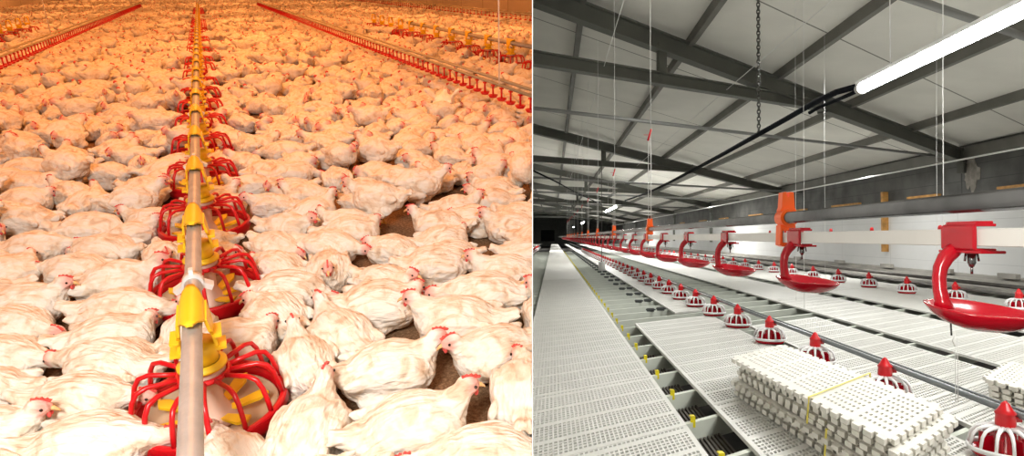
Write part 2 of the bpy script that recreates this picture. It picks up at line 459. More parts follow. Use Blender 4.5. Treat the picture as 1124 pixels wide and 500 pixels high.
aD2 = drinker(0, 62, 0.36, 'drinker pipe with red cups on the side away from the partition', 'small red drinker cup on the pipe away from the partition', 'red cups on the drinker line away from the partition', dep(q2) - 0.3, 45, 30, 0.19)
q3 = LP(584, 19, 0.40)
aD3 = drinker(584, 17, 0.40, 'thin drinker pipe with red cups along the far side wall', 'tiny red drinker cup on the pipe along the far side wall', 'red cups on the drinker line by the far side wall', dep(q3) - 0.3, 50, 36, 0.28)
# cords
for (px, py, z, lb) in ((548, 92, 0.42, 'thin pale cord rising from the drinker pipe near the partition'), (56, 38, 0.42, 'thin pale cord rising from the drinker pipe away from the partition'), (448, 12, 0.42, 'thin pale cord rising from the far feed pipe')):
    p = LP(px, py, z)
    bm = bmesh.new(); tube(bm, [(0, 0, 0), (0, 0, 3.2 - z)], 0.006, 6)
    o = obj('suspension_line', bm, M['string'], None, Matrix.Translation(p)); tag(o, lb, 'cord'); SIDE[o] = 'L'

# ---------------------------------------------------------------- the birds
def remeshed(bm, voxel, name, smooth_it=4):
    me = bpy.data.meshes.new('tmp'); bm.to_mesh(me); bm.free()
    o = bpy.data.objects.new('tmp', me); COL.objects.link(o)
    md = o.modifiers.new('r', 'REMESH'); md.mode = 'VOXEL'; md.voxel_size = voxel
    s = o.modifiers.new('s', 'SMOOTH'); s.iterations = smooth_it; s.factor = 0.5
    dg = bpy.context.evaluated_depsgraph_get()
    out = bpy.data.meshes.new_from_object(o.evaluated_get(dg)); out.name = name
    bpy.data.objects.remove(o); bpy.data.meshes.remove(me)
    return out

def decimated(me, ratio):
    o = bpy.data.objects.new('tmp', me); COL.objects.link(o)
    md = o.modifiers.new('d', 'DECIMATE'); md.ratio = ratio
    dg = bpy.context.evaluated_depsgraph_get()
    out = bpy.data.meshes.new_from_object(o.evaluated_get(dg))
    bpy.data.objects.remove(o)
    return out

def bird_parts(head, hdir, pose, wide=1.0, seed=0):
    """returns dict of part meshes; head: centre of the head; hdir: where the beak points"""
    rnd = random.Random(seed)
    up = 0.10 if pose == 'stand' else 0.0
    bm = bmesh.new()
    E = lambda c, r, rot=None: ell(bm, (c[0], c[1], c[2] + up), r, rot)
    ry = lambda a: Matrix.Rotation(a, 3, 'Y')
    E((0.0, 0, 0.098), (0.150, 0.108 * wide, 0.094), ry(-0.06))
    E((0.070, 0, 0.090), (0.095, 0.100 * wide, 0.086))
    E((-0.075, 0, 0.085), (0.090, 0.082 * wide, 0.074))
    E((-0.135, 0, 0.105), (0.060, 0.055, 0.042), ry(0.35))
    E((-0.178, 0, 0.130), (0.050, 0.034, 0.018), ry(0.5))
    E((-0.195, 0.012, 0.125), (0.038, 0.014, 0.010), ry(0.4) @ Matrix.Rotation(-0.25, 3, 'Z'))
    E((-0.195, -0.012, 0.125), (0.038, 0.014, 0.010), ry(0.4) @ Matrix.Rotation(0.25, 3, 'Z'))
    for s in (-1, 1):
        E((0.005, s * 0.088 * wide, 0.104), (0.105, 0.022, 0.056), ry(0.10) @ Matrix.Rotation(s * 0.10, 3, 'Z'))
        E((-0.075, s * 0.076 * wide, 0.112), (0.082, 0.016, 0.030), ry(0.14) @ Matrix.Rotation(-s * 0.22, 3, 'Z'))
        E((-0.03, s * 0.07 * wide, 0.035), (0.085, 0.045, 0.036))
        if pose == 'stand':
            E((0.005, s * 0.045, 0.015), (0.042, 0.034, 0.055))
            E((0.0, s * 0.045, -0.03), (0.022, 0.020, 0.035))
    b0 = Vector((0.095, 0, 0.115 + up)); h = Vector(head) + Vector((0, 0, up)); hd = Vector(hdir).normalized()
    mid = b0.lerp(h, 0.5) + Vector((0.018, 0, 0.004)); back = h - hd * 0.012 - Vector((0, 0, 0.012))
    for i in range(13):
        t = i / 12
        p = b0 * (1 - t) ** 2 + mid * 2 * t * (1 - t) + back * t * t
        r = 0.066 * (1 - t) + 0.027 * t - 0.008 * math.sin(t * PI)
        ell(bm, p, (r, r, r), None, 12, 8)
    q = hd.to_track_quat('X', 'Z').to_matrix()
    ell(bm, h, (0.037, 0.0275, 0.030), q)
    ell(bm, h + hd * 0.022 - Vector((0, 0, 0.004)), (0.018, 0.0145, 0.0145), q)
    body = remeshed(bm, 0.0075, 'chicken', 3)
    # ruffle the plumage
    base = body.vertices
    sk = body.attributes.new('skin', 'FLOAT', 'POINT')
    fc = h + hd * 0.018
    vals = []
    nrm = [v.normal.copy() for v in base]
    for v, n in zip(base, nrm):
        dh = (v.co - h).length; df = (v.co - fc).length
        w = max(0.0, min(1.0, (0.044 - df) / 0.018))
        vals.append(w * 0.85)
        k = min(1.0, dh / 0.06)
        p = v.co * 14 + Vector((seed * 7.3, 0, 0))
        a = noise.noise(Vector((p.x * 0.8, p.y * 1.6, p.z * 1.6))) * 0.0066
        b = noise.noise(Vector((p.x * 2.2, p.y * 5.0, p.z * 4.0))) * 0.0042
        v.co += n * (a + b) * k
        if v.co.z < 0.002: v.co.z = 0.002 + 0.01 * 0
    sk.data.foreach_set('value', vals)
    body.polygons.foreach_set('use_smooth', [True] * len(body.polygons))
    body.materials.clear(); body.materials.append(M['feather'])
    side = hd.cross(Vector((0, 0, 1))).normalized(); upv = side.cross(hd).normalized()
    def P(f, s, u): return h + (hd * f + side * s + upv * u) * 1.1
    parts = {}
    bm = bmesh.new()
    tube(bm, [P(0.026, 0, -0.003), P(0.036, 0, -0.004), P(0.046, 0, -0.009), P(0.051, 0, -0.015)], 0, 8, True, 0, [0.0085, 0.0068, 0.004, 0.001])
    parts['beak'] = mesh_of(bm, 'beak', M['beak'])
    bm = bmesh.new()
    prof = [(0.026, 0.010), (0.030, 0.020), (0.022, 0.023), (0.019, 0.031), (0.011, 0.026), (0.005, 0.036), (-0.002, 0.028), (-0.009, 0.036), (-0.014, 0.027), (-0.022, 0.030), (-0.022, 0.018), (-0.010, 0.016), (0.01, 0.016)]
    prof = [(a + 0.003, 0.017 + (b - 0.010) * 0.52) for a, b in prof]
    A = [bm.verts.new(P(a, 0.0035, b)) for a, b in prof]; B = [bm.verts.new(P(a, -0.0035, b)) for a, b in prof]
    bm.faces.new(A); bm.faces.new(B[::-1])
    for i in range(len(prof)): bm.faces.new((A[i], A[(i + 1) % len(prof)], B[(i + 1) % len(prof)], B[i]))
    parts['comb'] = mesh_of(bm, 'comb', M['red_comb'])
    bm = bmesh.new()
    for s in (-1, 1): ell(bm, P(0.024, s * 0.007, -0.021), (0.007, 0.0045, 0.011), None, 10, 8)
    parts['wattle'] = mesh_of(bm, 'wattle', M['red_comb'])
    for s in (-1, 1):
        bm = bmesh.new(); ell(bm, P(0.013, s * 0.0225, 0.004), (0.0050, 0.0044, 0.0050), None, 10, 8)
        parts['eye%d' % s] = mesh_of(bm, 'eye', M['eye'])
    for s in (-1, 1):
        bm = bmesh.new()
        if pose == 'stand':
            f = Vector((0.0, s * 0.045, 0.0))
            tube(bm, [f + Vector((0.0, 0, 0.085)), f + Vector((-0.006, 0, 0.045)), f + Vector((0.004, 0, 0.012))], 0.0068, 8)
        else:
            f = Vector((0.085, s * 0.060, 0.0)); tube(bm, [f + Vector((-0.03, 0, 0.022)), f + Vector((0.0, 0, 0.011))], 0.0065, 8)
        for an in (-0.5, 0.0, 0.5, PI):
            ln = 0.045 if an != PI else 0.018
            e = f + Vector((math.cos(an) * ln, math.sin(an) * ln, 0.004)); m_ = f.lerp(e, 0.5) + Vector((0, 0, 0.009))
            tube(bm, [f + Vector((0.002, 0, 0.011)), m_, e], 0, 6, True, 0, [0.0058, 0.005, 0.0022])
        parts['foot%d' % s] = mesh_of(bm, 'foot', M['shank'])
    return body, parts

VAR = {   # name: (head, beak direction, pose, width)
    'up':     ((0.175, 0.0, 0.190), (1, 0, -0.15), 'sit', 1.0),
    'low':    ((0.225, 0.0, 0.115), (1, 0, -0.25), 'sit', 1.05),
    'lturn':  ((0.175, 0.06, 0.180), (0.45, 0.9, -0.2), 'sit', 1.0),
    'rturn':  ((0.175, -0.06, 0.180), (0.45, -0.9, -0.2), 'sit', 1.0),
    'tuck':   ((0.150, 0.03, 0.150), (0.7, 0.6, -0.35), 'sit', 1.1),
    'flat':   ((0.215, -0.03, 0.075), (1, -0.3, -0.35), 'sit', 1.18),
    'stand':  ((0.200, 0.0, 0.185), (1, 0, -0.2), 'stand', 1.0),
    'peck':   ((0.250, 0.0, 0.060), (0.8, 0, -0.6), 'stand', 1.0),
    'backl':  ((0.070, 0.085, 0.185), (-0.35, 0.9, -0.25), 'sit', 1.0),
}
PROTO = {}; MID = {}
for k, (vn, (hp, hd, ps, wd)) in enumerate(VAR.items()):
    body, parts = bird_parts(hp, hd, ps, wd, k)
    PROTO[vn] = (body, parts)
    midb = decimated(body, 0.14)
    bm = bmesh.new(); bm.from_mesh(midb)
    for f in bm.faces: f.smooth = True
    for pn, mi in (('comb', 1), ('wattle', 1), ('beak', 2), ('foot-1', 3), ('foot1', 3)):
        if pn.startswith('foot') and ps != 'stand': continue
        n0 = len(bm.faces); bm.from_mesh(parts[pn]); bm.faces.ensure_lookup_table()
        for f in bm.faces[n0:]: f.material_index = mi
    mm = bpy.data.meshes.new('chicken'); bm.to_mesh(mm); bm.free()
    for m in (M['feather'], M['red_comb'], M['beak'], M['shank']): mm.materials.append(m)
    MID[vn] = mm

def place_bird(vn, p, ang, s, label, group=None, detail=True, cat='chicken', tilt=0):
    body, parts = PROTO[vn]
    mw = Matrix.Translation((p.x, p.y, 0.001)) @ Matrix.Rotation(ang, 4, 'Z') @ Matrix.Rotation(tilt, 4, 'X') @ Matrix.Diagonal((s, s, s, 1))
    o = bpy.data.objects.new('chicken', body if detail else MID[vn]); COL.objects.link(o); o.matrix_world = mw
    tag(o, label, cat, group); SIDE[o] = 'L'
    if detail:
        for pn, me in parts.items():
            if pn.startswith('foot') and VAR[vn][2] != 'stand' and (sum(map(ord, label)) + len(pn)) % 5: continue
            c = bpy.data.objects.new(''.join(ch for ch in pn if ch.isalpha()), me); COL.objects.link(c); c.parent = o
    return o

# (px, py of the body's middle, screen heading in degrees: 0 = to the partition, 90 = away, pose, size, label)
HAND = [
 (98, 489, 6, 'low', 1.08, 'white chicken along the bottom edge with its head at the first red grill'),
 (2, 478, 8, 'up', 1.0, 'pink-faced white chicken in the bottom corner of the picture, cut by its edge'),
 (82, 440, 2, 'low', 1.0, 'white chicken stretched towards the first red grill, above the bottom edge one'),
 (110, 412, 176, 'low', 1.05, 'long white chicken facing away from the pipe with reddish comb beside bare litter'),
 (36, 388, -2, 'low', 1.0, 'white chicken at picture edge facing the pipe, beak over a gap of litter'),
 (128, 380, 10, 'tuck', 1.0, 'white chicken with tucked head between the first and second feeders, its back smooth'),
 (252, 492, 120, 'low', 0.9, 'white chicken pressed beneath the first red feeder grill behind the pipe'),
 (312, 412, 110, 'up', 0.98, 'white chicken seen from behind right next to the first feeder rim, foot showing'),
 (404, 414, 12, 'up', 1.08, 'plump white chicken with head raised over the large patch of bare litter'),
 (342, 478, 62, 'up', 1.05, 'white chicken seen from behind turning its beak to the partition at the bottom edge'),
 (446, 474, 16, 'up', 1.12, 'big white chicken with bright red comb and wattle at the bottom edge'),
 (538, 496, 184, 'low', 1.05, 'white chicken cut by the bottom edge with beak away from the partition'),
 (560, 432, 84, 'tuck', 1.08, 'round-backed white chicken facing away beside the partition, no head showing'),
 (548, 384, 196, 'up', 1.05, 'white chicken with red comb and wattles looking down at the bare litter patch'),
 (364, 378, 138, 'up', 1.05, 'white chicken with long stretched neck raised and pale yellow beak beside second feeder'),
 (344, 300, 268, 'up', 0.98, 'white chicken facing straight at the camera with red comb upright'),
 (362, 276, -8, 'low', 1.0, 'white chicken lying behind the one that faces the camera'),
 (422, 312, -14, 'up', 0.95, 'white chicken with red comb looking to the partition between two others'),
 (424, 276, 170, 'tuck', 0.9, 'white chicken with hidden head in the cluster beyond the camera-facing bird'),
 (478, 266, 10, 'tuck', 0.9, 'cream chicken curled up with hidden head near the combed pair'),
 (478, 292, 4, 'flat', 1.0, 'cream chicken stretched flat beyond the pink-faced bird'),
 (556, 300, 178, 'up', 0.98, 'white chicken by the partition with scarlet comb and wattles, beak turned from it'),
 (540, 326, 182, 'low', 1.08, 'white chicken by the partition with pale beak and stretched neck, below the scarlet-combed one'),
 (402, 350, 4, 'tuck', 1.1, 'smooth-backed white chicken between the stretched-neck bird and the red-wattled one'),
 (505, 356, 178, 'up', 1.12, 'white chicken with red wattle whose beak touches the smooth-backed bird'),
 (578, 352, 100, 'lturn', 1.0, 'white chicken half hidden by the partition above the big round-backed one'),
 (328, 322, 2, 'flat', 1.0, 'white chicken lying flat by the second feeder rim'),
 (302, 352, 150, 'tuck', 1.0, 'white chicken wedged between second feeder rim and the long-necked bird'),
 (36, 274, 4, 'low', 0.98, 'white chicken with its pink head resting against another back near the edge'),
 (116, 278, 178, 'flat', 1.0, 'white chicken lying flat with tail towards the third feeder'),
 (74, 300, 176, 'low', 0.98, 'cream chicken lying between the pink-headed one and the big smooth one'),
 (18, 306, 20, 'tuck', 1.0, 'white chicken at the picture edge with folded wing, level with second feeder'),
 (36, 332, 6, 'up', 1.0, 'white chicken at the edge with pink face turned to the big smooth bird'),
 (118, 322, 6, 'up', 1.12, 'big smooth white chicken with its head at the second red grill'),
 (180, 282, 300, 'up', 0.9, 'white chicken squeezed behind the second grill looking to the pipe'),
 (132, 354, 2, 'low', 1.08, 'white chicken stretched along the ground below the second grill'),
 (200, 374, 60, 'lturn', 0.9, 'white chicken close under the pipe with raised face beside the saddle'),
 (20, 358, -8, 'low', 1.0, 'white chicken with dark beak tip by the small gap of litter at the edge'),
 (266, 374, 12, 'tuck', 1.05, 'white chicken lying between the first and second feeders on the partition side'),
 (290, 300, 160, 'low', 0.9, 'white chicken by bare litter below the third feeder'),
 (416, 218, 176, 'stand', 0.98, 'white chicken standing on yellow legs on bare litter, beak away from partition'),
 (458, 202, 4, 'stand', 0.98, 'white chicken standing behind the other standing one and facing the partition'),
 (338, 216, 178, 'up', 0.95, 'white chicken resting with beak towards the fourth feeder by a bare gap'),
 (342, 238, 20, 'up', 0.98, 'cream chicken with red comb raised beside the standing pair'),
 (316, 250, -6, 'up', 0.98, 'white chicken with bright red comb beside third feeder bare patch'),
 (300, 226, 176, 'lturn', 0.9, 'white chicken with turned face just beyond the third feeder'),
 (382, 258, 6, 'tuck', 1.0, 'white chicken lying just in front of the standing pair'),
 (488, 248, 176, 'up', 0.98, 'white chicken with vivid red comb beneath the standing pair'),
 (498, 230, 6, 'up', 0.95, 'white chicken with red comb facing the partition behind the vivid-combed one'),
 (560, 252, 176, 'up', 0.98, 'white chicken by the partition with pinkish face turned from it'),
 (542, 212, 172, 'up', 0.98, 'white chicken with red comb by the partition, beyond the standing pair'),
 (452, 176, 170, 'up', 0.92, 'white chicken with red comb turned to the dark bare patch'),
 (496, 174, 172, 'up', 0.95, 'white chicken with dark red comb beyond the standing one facing partition'),
 (368, 172, 2, 'up', 0.95, 'white chicken looking at the dark bare patch from pipe side'),
 (370, 196, 300, 'tuck', 0.9, 'cream speckled chicken seen from the front between pipe and standing bird'),
 (318, 192, 8, 'flat', 1.0, 'white chicken lying beyond the bare gap next to fourth feeder'),
 (25, 164, 165, 'stand', 0.95, 'white chicken standing near the picture edge beyond the litter gap'),
 (76, 184, 172, 'stand', 1.05, 'white chicken standing with red comb at the rim of the bare litter gap'),
 (120, 192, 176, 'tuck', 0.95, 'cream chicken at the far rim of the bare litter gap'),
 (158, 182, 268, 'up', 0.92, 'cream chicken facing the camera beside the fourth feeder'),
 (76, 214, 170, 'up', 0.95, 'white chicken with pink face at near rim of the litter gap'),
 (148, 222, 190, 'flat', 0.98, 'white chicken with tail to the third feeder beside the litter gap'),
 (28, 222, 4, 'tuck', 1.0, 'white chicken at picture edge level with the litter gap'),
 (34, 244, 176, 'up', 1.0, 'white chicken at picture edge with small red comb turned to camera'),
 (104, 250, 4, 'flat', 1.02, 'white chicken stretched flat between litter gap and the third feeder'),
 (487, 114, 60, 'stand', 1.0, 'brilliant white chicken fluttering with raised wings before the drinker line'),
 (176, 246, 182, 'up', 0.9, 'white chicken with beak to the edge next to the third grill'),
]
GAPS = [(91, 158, 196, 226), (255, 300, 255, 292), (418, 436, 146, 166), (474, 524, 388, 424), (84, 112, 338, 362), (334, 346, 306, 322), (0, 22, 404, 425), (325, 345, 420, 440), (252, 300, 122, 140)]
def in_gap(p):
    for g in GAPS:
        a, b, c, d = g
        q = to_px(Vector((p.x, p.y, 0.03)))
        if a < q[0] < b and c < q[1] < d: return True
    return False
def to_px(p):
    r = p - Vector((0, 0, CAM_H))
    f = r.y * math.cos(TH) - r.z * math.sin(TH); u = r.y * math.sin(TH) + r.z * math.cos(TH)
    if f <= 0.05: return (-9999, -9999, f)
    return (CX + F * r.x / f, CY - F * u / f, f)

BS = 0.82
birds = []   # [pos, ang, variant, scale, label]
for (px, py, ha, vn, s, lb) in HAND:
    z = 0.15 if VAR[vn][2] == 'stand' else 0.075
    a = LP(px, py, z); b = LP(px + 14 * math.cos(math.radians(ha)), py - 14 * math.sin(math.radians(ha)), z)
    d = b - a
    birds.append([Vector((a.x, a.y, 0)), math.atan2(d.y, d.x), vn, s * BS, lb])
R0 = 0.094
def circles(p, ang, s):
    d = Vector((math.cos(ang), math.sin(ang), 0))
    return [(p + d * (0.095 * s), R0 * s * 0.92), (p, R0 * s * 1.08), (p - d * (0.09 * s), R0 * s * 0.86), (p - d * (0.175 * s), 0.035 * s), (p + d * (0.195 * s), 0.030 * s)]
def relax(B, it=60, pull=0.04):
    home = [b[0].copy() for b in B]
    for _ in range(it):
        for i in range(len(B)):
            for j in range(i + 1, len(B)):
                if (B[i][0] - B[j][0]).length > 0.45: continue
                best = 0; dv = None
                for (c1, r1) in circles(B[i][0], B[i][1], B[i][3]):
                    for (c2, r2) in circles(B[j][0], B[j][1], B[j][3]):
                        v = c1 - c2; o_ = r1 + r2 - v.length
                        if o_ > best: best = o_; dv = v.normalized() if v.length > 1e-5 else Vector((1, 0, 0))
                if dv is not None:
                    B[i][0] += dv * best * 0.35; B[j][0] -= dv * best * 0.35
            for fp in feeder_spots[:8]:
                v = B[i][0] - fp
                if v.length < 0.29: B[i][0] += v.normalized() * (0.29 - v.length) * 0.5
        for b, h in zip(B, home): b[0] += (h - b[0]) * pull
relax(birds)
# the rest of the packed flock, thrown down at random without treading on each other
GRID = {}
def gkey(p): return (int(math.floor(p.x / 0.5)), int(math.floor(p.y / 0.5)))
def fits(p, ang, s, slack=1.0):
    cs = circles(p, ang, s); k = gkey(p)
    for i in (-1, 0, 1):
        for j in (-1, 0, 1):
            for (c, r) in GRID.get((k[0] + i, k[1] + j), ()):
                for (c2, r2) in cs:
                    if (c - c2).length < (r + r2) * slack: return False
    return True
def put(p, ang, s):
    for cr in circles(p, ang, s): GRID.setdefault(gkey(cr[0]), []).append(cr)
for b in birds: put(b[0], b[1], b[3])
for i_, fp in enumerate(feeder_spots): GRID.setdefault(gkey(fp), []).append((fp, 0.20 if i_ < 9 else 0.27))
for fp in FAR_PANS: GRID.setdefault(gkey(fp), []).append((fp, 0.25))
cand = []
rnd = random.Random(11)
VL = ['up', 'low', 'lturn', 'rturn', 'tuck', 'flat', 'up', 'backl', 'low', 'stand']
rand_birds = []
def throw(n, dmin, dmax, slack, sm=1.0):
    for _ in range(n):
        d = math.sqrt(rnd.uniform(dmin * dmin, dmax * dmax))
        a = rnd.uniform(latL + 0.4, latR - 0.4)
        p = LW(a, d); q = to_px(Vector((p.x, p.y, 0.1)))
        if q[2] < 1.2 or not (-40 < q[0] < 600 and -12 < q[1] < 540): continue
        ang = rnd.uniform(0, 2 * PI); s = rnd.uniform(0.9, 1.08) * BS * sm
        if in_gap(p) or not fits(p, ang, s, slack): continue
        put(p, ang, s); rand_birds.append((p, ang, rnd.choice(VL), s, q[2]))
throw(140000, 0.5, 5, 0.88)
throw(160000, 4.0, 12, 0.89)
throw(60000, 0.5, 6, 0.84, 0.86)
throw(120000, 10, 24, 0.97)
throw(110000, 22, 45, 1.2)
rand_birds.sort(key=lambda b: b[4])
n_ind = 300 - len(birds)
for i, b in enumerate(birds):
    place_bird(b[2], b[0], b[1], b[3], b[4], 'near chickens of the flock')
def facing(p, ang):
    v = Vector((math.cos(ang), math.sin(ang), 0)); c = v.dot(DL); s = v.dot(CLv)
    if c > 0.75: return 'facing away'
    if c < -0.75: return 'facing the camera'
    return 'facing the partition' if s > 0 else 'facing away from the partition'
POSE = {'up': 'sitting with raised head', 'low': 'lying with stretched neck', 'lturn': 'sitting with turned head', 'rturn': 'sitting with turned head', 'tuck': 'sitting curled up', 'flat': 'lying flat', 'stand': 'standing', 'backl': 'sitting with head turned back', 'peck': 'pecking'}
for i, (p, ang, vn, s, dz) in enumerate(rand_birds[:n_ind]):
    k = max(0, min(19, int(round((dep(p) - d1) / STEP))))
    a = lat(p)
    zone = 'near the central pipe, partition side' if 0 <= a - aF < 0.8 else 'near the central pipe, other side' if -0.8 < a - aF < 0 else ('beyond the drinker line, partition side' if a > aD1 else 'between pipe and partition') if a > aF else 'well away from the partition'
    lb = f'white chicken {POSE[vn]}, {facing(p, ang).replace("away from the partition", "off the partition")}, {zone}, level with {ORD[k]} feeder'
    w = lb.split()
    if len(w) > 16:
        lb = f'chicken {POSE[vn]}, {zone}, level with {ORD[k]} feeder'
    place_bird(vn, p, ang, s, lb, f'flock {zone} by the {ORD[k]} feeder', detail=dz < 3.2)
# far flock, one countless mass of simple birds
FARV = []
for vn in ('up', 'low', 'lturn', 'tuck', 'stand'):
    body, parts = PROTO[vn]
    db = decimated(body, 130 / max(1, len(body.polygons)))
    bm = bmesh.new(); bm.from_mesh(db)
    n0 = len(bm.faces); 
    for f in bm.faces: f.smooth = True
    h = Vector(VAR[vn][0]) + Vector((0, 0, 0.10 if vn == 'stand' else 0)); hd = Vector(VAR[vn][1]).normalized()
    ell(bm, h + hd * 0.012 + Vector((0, 0, 0.018)), (0.030, 0.012, 0.022), None, 6, 4, 1)
    bm.verts.ensure_lookup_table()
    V = [v.co.copy() for v in bm.verts]; FC = [([v.index for v in f.verts], f.material_index) for f in bm.faces]
    bm.verts.index_update(); FC = [([v.index for v in f.verts], f.material_index) for f in bm.faces]
    bm.free(); FARV.append((V, FC))
vs, fs, mi = [], [], []
for (p, ang, vn, s, dz) in rand_birds[n_ind:]:
    V, FC = FARV[rnd.randrange(len(FARV) - (1 if min(abs(lat(p) - q_) for q_ in (aD1, aD2, aD3)) < 0.3 else 0))]
    base = len(vs); ca, sa = math.cos(ang) * s, math.sin(ang) * s
    vs.extend((p.x + v.x * ca - v.y * sa, p.y + v.x * sa + v.y * ca, v.z * s) for v in V)
    for idx, m_ in FC: fs.append([base + i for i in idx]); mi.append(m_)
me = bpy.data.meshes.new('far_flock'); me.from_pydata(vs, [], fs); me.materials.append(M['feather']); me.materials.append(M['red_comb'])
me.polygons.foreach_set('material_index', mi); me.polygons.foreach_set('use_smooth', [True] * len(fs))
o = bpy.data.objects.new('far_flock', me); COL.objects.link(o); tag(o, 'distant packed mass of white chickens filling the far end of the warm-lit house', 'flock', None, 'stuff'); SIDE[o] = 'L'
print('birds', len(birds), len(rand_birds), 'far faces', len(fs))
# the bright fluttering bird
bb = [o for o in COL.objects if o.get('label', '').startswith('brilliant white')][0]
for sd in (-1, 1):
    bm = bmesh.new()
    for q in range(6):
        ell(bm, (0.03 - q * 0.03, sd * (0.11 + q * 0.008), 0.27 + 0.012 * q), (0.022, 0.020, 0.10 - q * 0.008), Matrix.Rotation(-sd * 0.75, 3, 'X') @ Matrix.Rotation(-0.12 * q, 3, 'Y'), 10, 8)
    w = obj('wing', bm, M['snow'], bb)
bb.data = bb.data.copy(); bb.data.materials[0] = M['snow']

# ================================================================ RIGHT: the slatted hall
KX = 45 / F
H = 1.01
def RP(L, Y, z=0.0): return Vector((L + KX * Y, Y, z))
CF = 1 / 1.367      # Y gained per unit L along floor cross direction
CR = 1 / 1.70
def RM(L=0, Y=0, z=0): return MR @ Matrix.Translation(RP(L, Y, z))
def RF(px, py, z):
    """point of height z (above the camera's eye) in the hall seen at a pixel"""
    u = (px - CX) / F; v = (CY - py) / F
    d = Vector((u, math.cos(AL) - v * math.sin(AL), math.sin(AL) + v * math.cos(AL)))
    p = d * (z / d.z); return p
def LYZ(p): return (p.x - KX * p.y, p.y, p.z)

def slat_bm(w, ln, pa=0.024, pb=0.041, th=0.022, solid=False, skew=CF):
    bm = bmesh.new()
    def V(a, b, z): return (a + KX * (b + a * skew), b + a * skew, z)
    if solid:
        na = max(1, int(w / 0.3))
        lo = [bm.verts.new(V(a, b, -th)) for a, b in ((0, 0.008), (w, 0.008), (w, ln - 0.008), (0, ln - 0.008))]
        hi = [bm.verts.new(V(a, b, 0)) for a, b in ((0, 0.008), (w, 0.008), (w, ln - 0.008), (0, ln - 0.008))]
        bm.faces.new(lo[::-1]); bm.faces.new(hi)
        for k in range(4): bm.faces.new((lo[k], lo[(k + 1) % 4], hi[(k + 1) % 4], hi[k]))
        return bm
    na = int(round(w / pa)); nb = int(round(ln / pb)); pa = w / na; pb = ln / nb
    pair = 7
    cache = {}
    def gv(a, b, z):
        k = (round(a, 5), round(b, 5), z)
        if k not in cache: cache[k] = bm.verts.new(V(a, b, z))
        return cache[k]
    for i in range(na):
        for j in range(nb):
            a0, a1, b0, b1 = i * pa, (i + 1) * pa, j * pb, (j + 1) * pb
            if j % pair == pair - 1 or i == 0 or i == na - 1 or j == 0:
                bm.faces.new([gv(a0, b0, 0), gv(a1, b0, 0), gv(a1, b1, 0), gv(a0, b1, 0)]); continue
            m1 = pa * 0.17; m2 = pb * 0.24
            # every second row of bars is thicker
            if j % 2: m2 = pb * 0.17
            O = [gv(a0, b0, 0), gv(a1, b0, 0), gv(a1, b1, 0), gv(a0, b1, 0)]
            I = [bm.verts.new(V(a, b, 0)) for a, b in ((a0 + m1, b0 + m2), (a1 - m1, b0 + m2), (a1 - m1, b1 - m2), (a0 + m1, b1 - m2))]
            D = [bm.verts.new(v.co - Vector((0, 0, th))) for v in I]
            for k in range(4):
                bm.faces.new((O[k], O[(k + 1) % 4], I[(k + 1) % 4], I[k])); bm.faces.new((I[k], I[(k + 1) % 4], D[(k + 1) % 4], D[k]))
    # rim
    for (c0, c1) in (((0, 0), (w, 0)), ((w, 0), (w, ln)), ((w, ln), (0, ln)), ((0, ln), (0, 0))):
        bm.faces.new([bm.verts.new(V(c0[0], c0[1], 0)), bm.verts.new(V(c1[0], c1[1], 0)), bm.verts.new(V(c1[0], c1[1], -th)), bm.verts.new(V(c0[0], c0[1], -th))])
    return bm

def slat_strip(name, L0, L1, Y0, Y1, label, group, fine=14.0, pa=0.024, pb=0.041):
    w = L1 - L0; ln = 1.2
    sk0 = L0 * CF
    proto = None; Y = Y0
    while Y < min(fine, Y1):
        if proto is None:
            bm = slat_bm(w, ln - 0.006, pa, pb); me = bpy.data.meshes.new('slat_panel'); bm.to_mesh(me); bm.free(); me.materials.append(M['slat'])
            proto = me
        o = bpy.data.objects.new(name, proto); COL.objects.link(o); o.matrix_world = RM(L0, Y, -H); tag(o, label, 'floor panel', group); SIDE[o] = 'R'
        Y += ln
    big = None
    while Y < Y1:
        if big is None: big = mesh_of(slat_bm(w, 3.6, solid=True), 'slat_panel', M['slat'])
        o = bpy.data.objects.new(name, big); COL.objects.link(o); o.matrix_world = RM(L0, Y, -H); tag(o, label.replace('perforated', 'distant'), 'floor panel', group + ', far ones'); SIDE[o] = 'R'
        Y += 3.6
FAR = 96
slat_strip('slat_panel', -0.237 * H, 0.711 * H, 1.5, FAR, 'white perforated floor panel of the walkway strip that touches the partition', 'panels of the strip at the partition')
slat_strip('slat_panel', 0.95 * H, 2.02 * H, 1.40, 6.5, 'white perforated floor panel of the strip that carries the larger stack', 'panels of the strip under the stack')
slat_strip('slat_panel', 1.62 * H, 2.02 * H, 8.45, FAR, 'narrow white perforated panel beside the row of caged feeders', 'narrow panels beside the feeder row')
slat_strip('slat_panel', 2.22 * H, 3.30 * H, 1.2, 6.6, 'white perforated floor panel just beyond the steel feeder tube', 'panels beyond the feeder tube')
slat_strip('slat_panel', 3.50 * H, 4.66 * H, 3.0, FAR, 'white perforated floor panel between the dark slot and the notched gap', 'panels between slot and notched gap', 10)
slat_strip('slat_panel', 5.02 * H, 7.3 * H, 4.5, FAR, 'wide white perforated panel under the feeder row by the white wall', 'panels by the white wall', 0)
slat_strip('slat_panel', -3.4 * H, -1.75 * H, 6, FAR, 'white perforated panel of the strip seen in the far corner at the partition', 'panels in the far corner', 0)

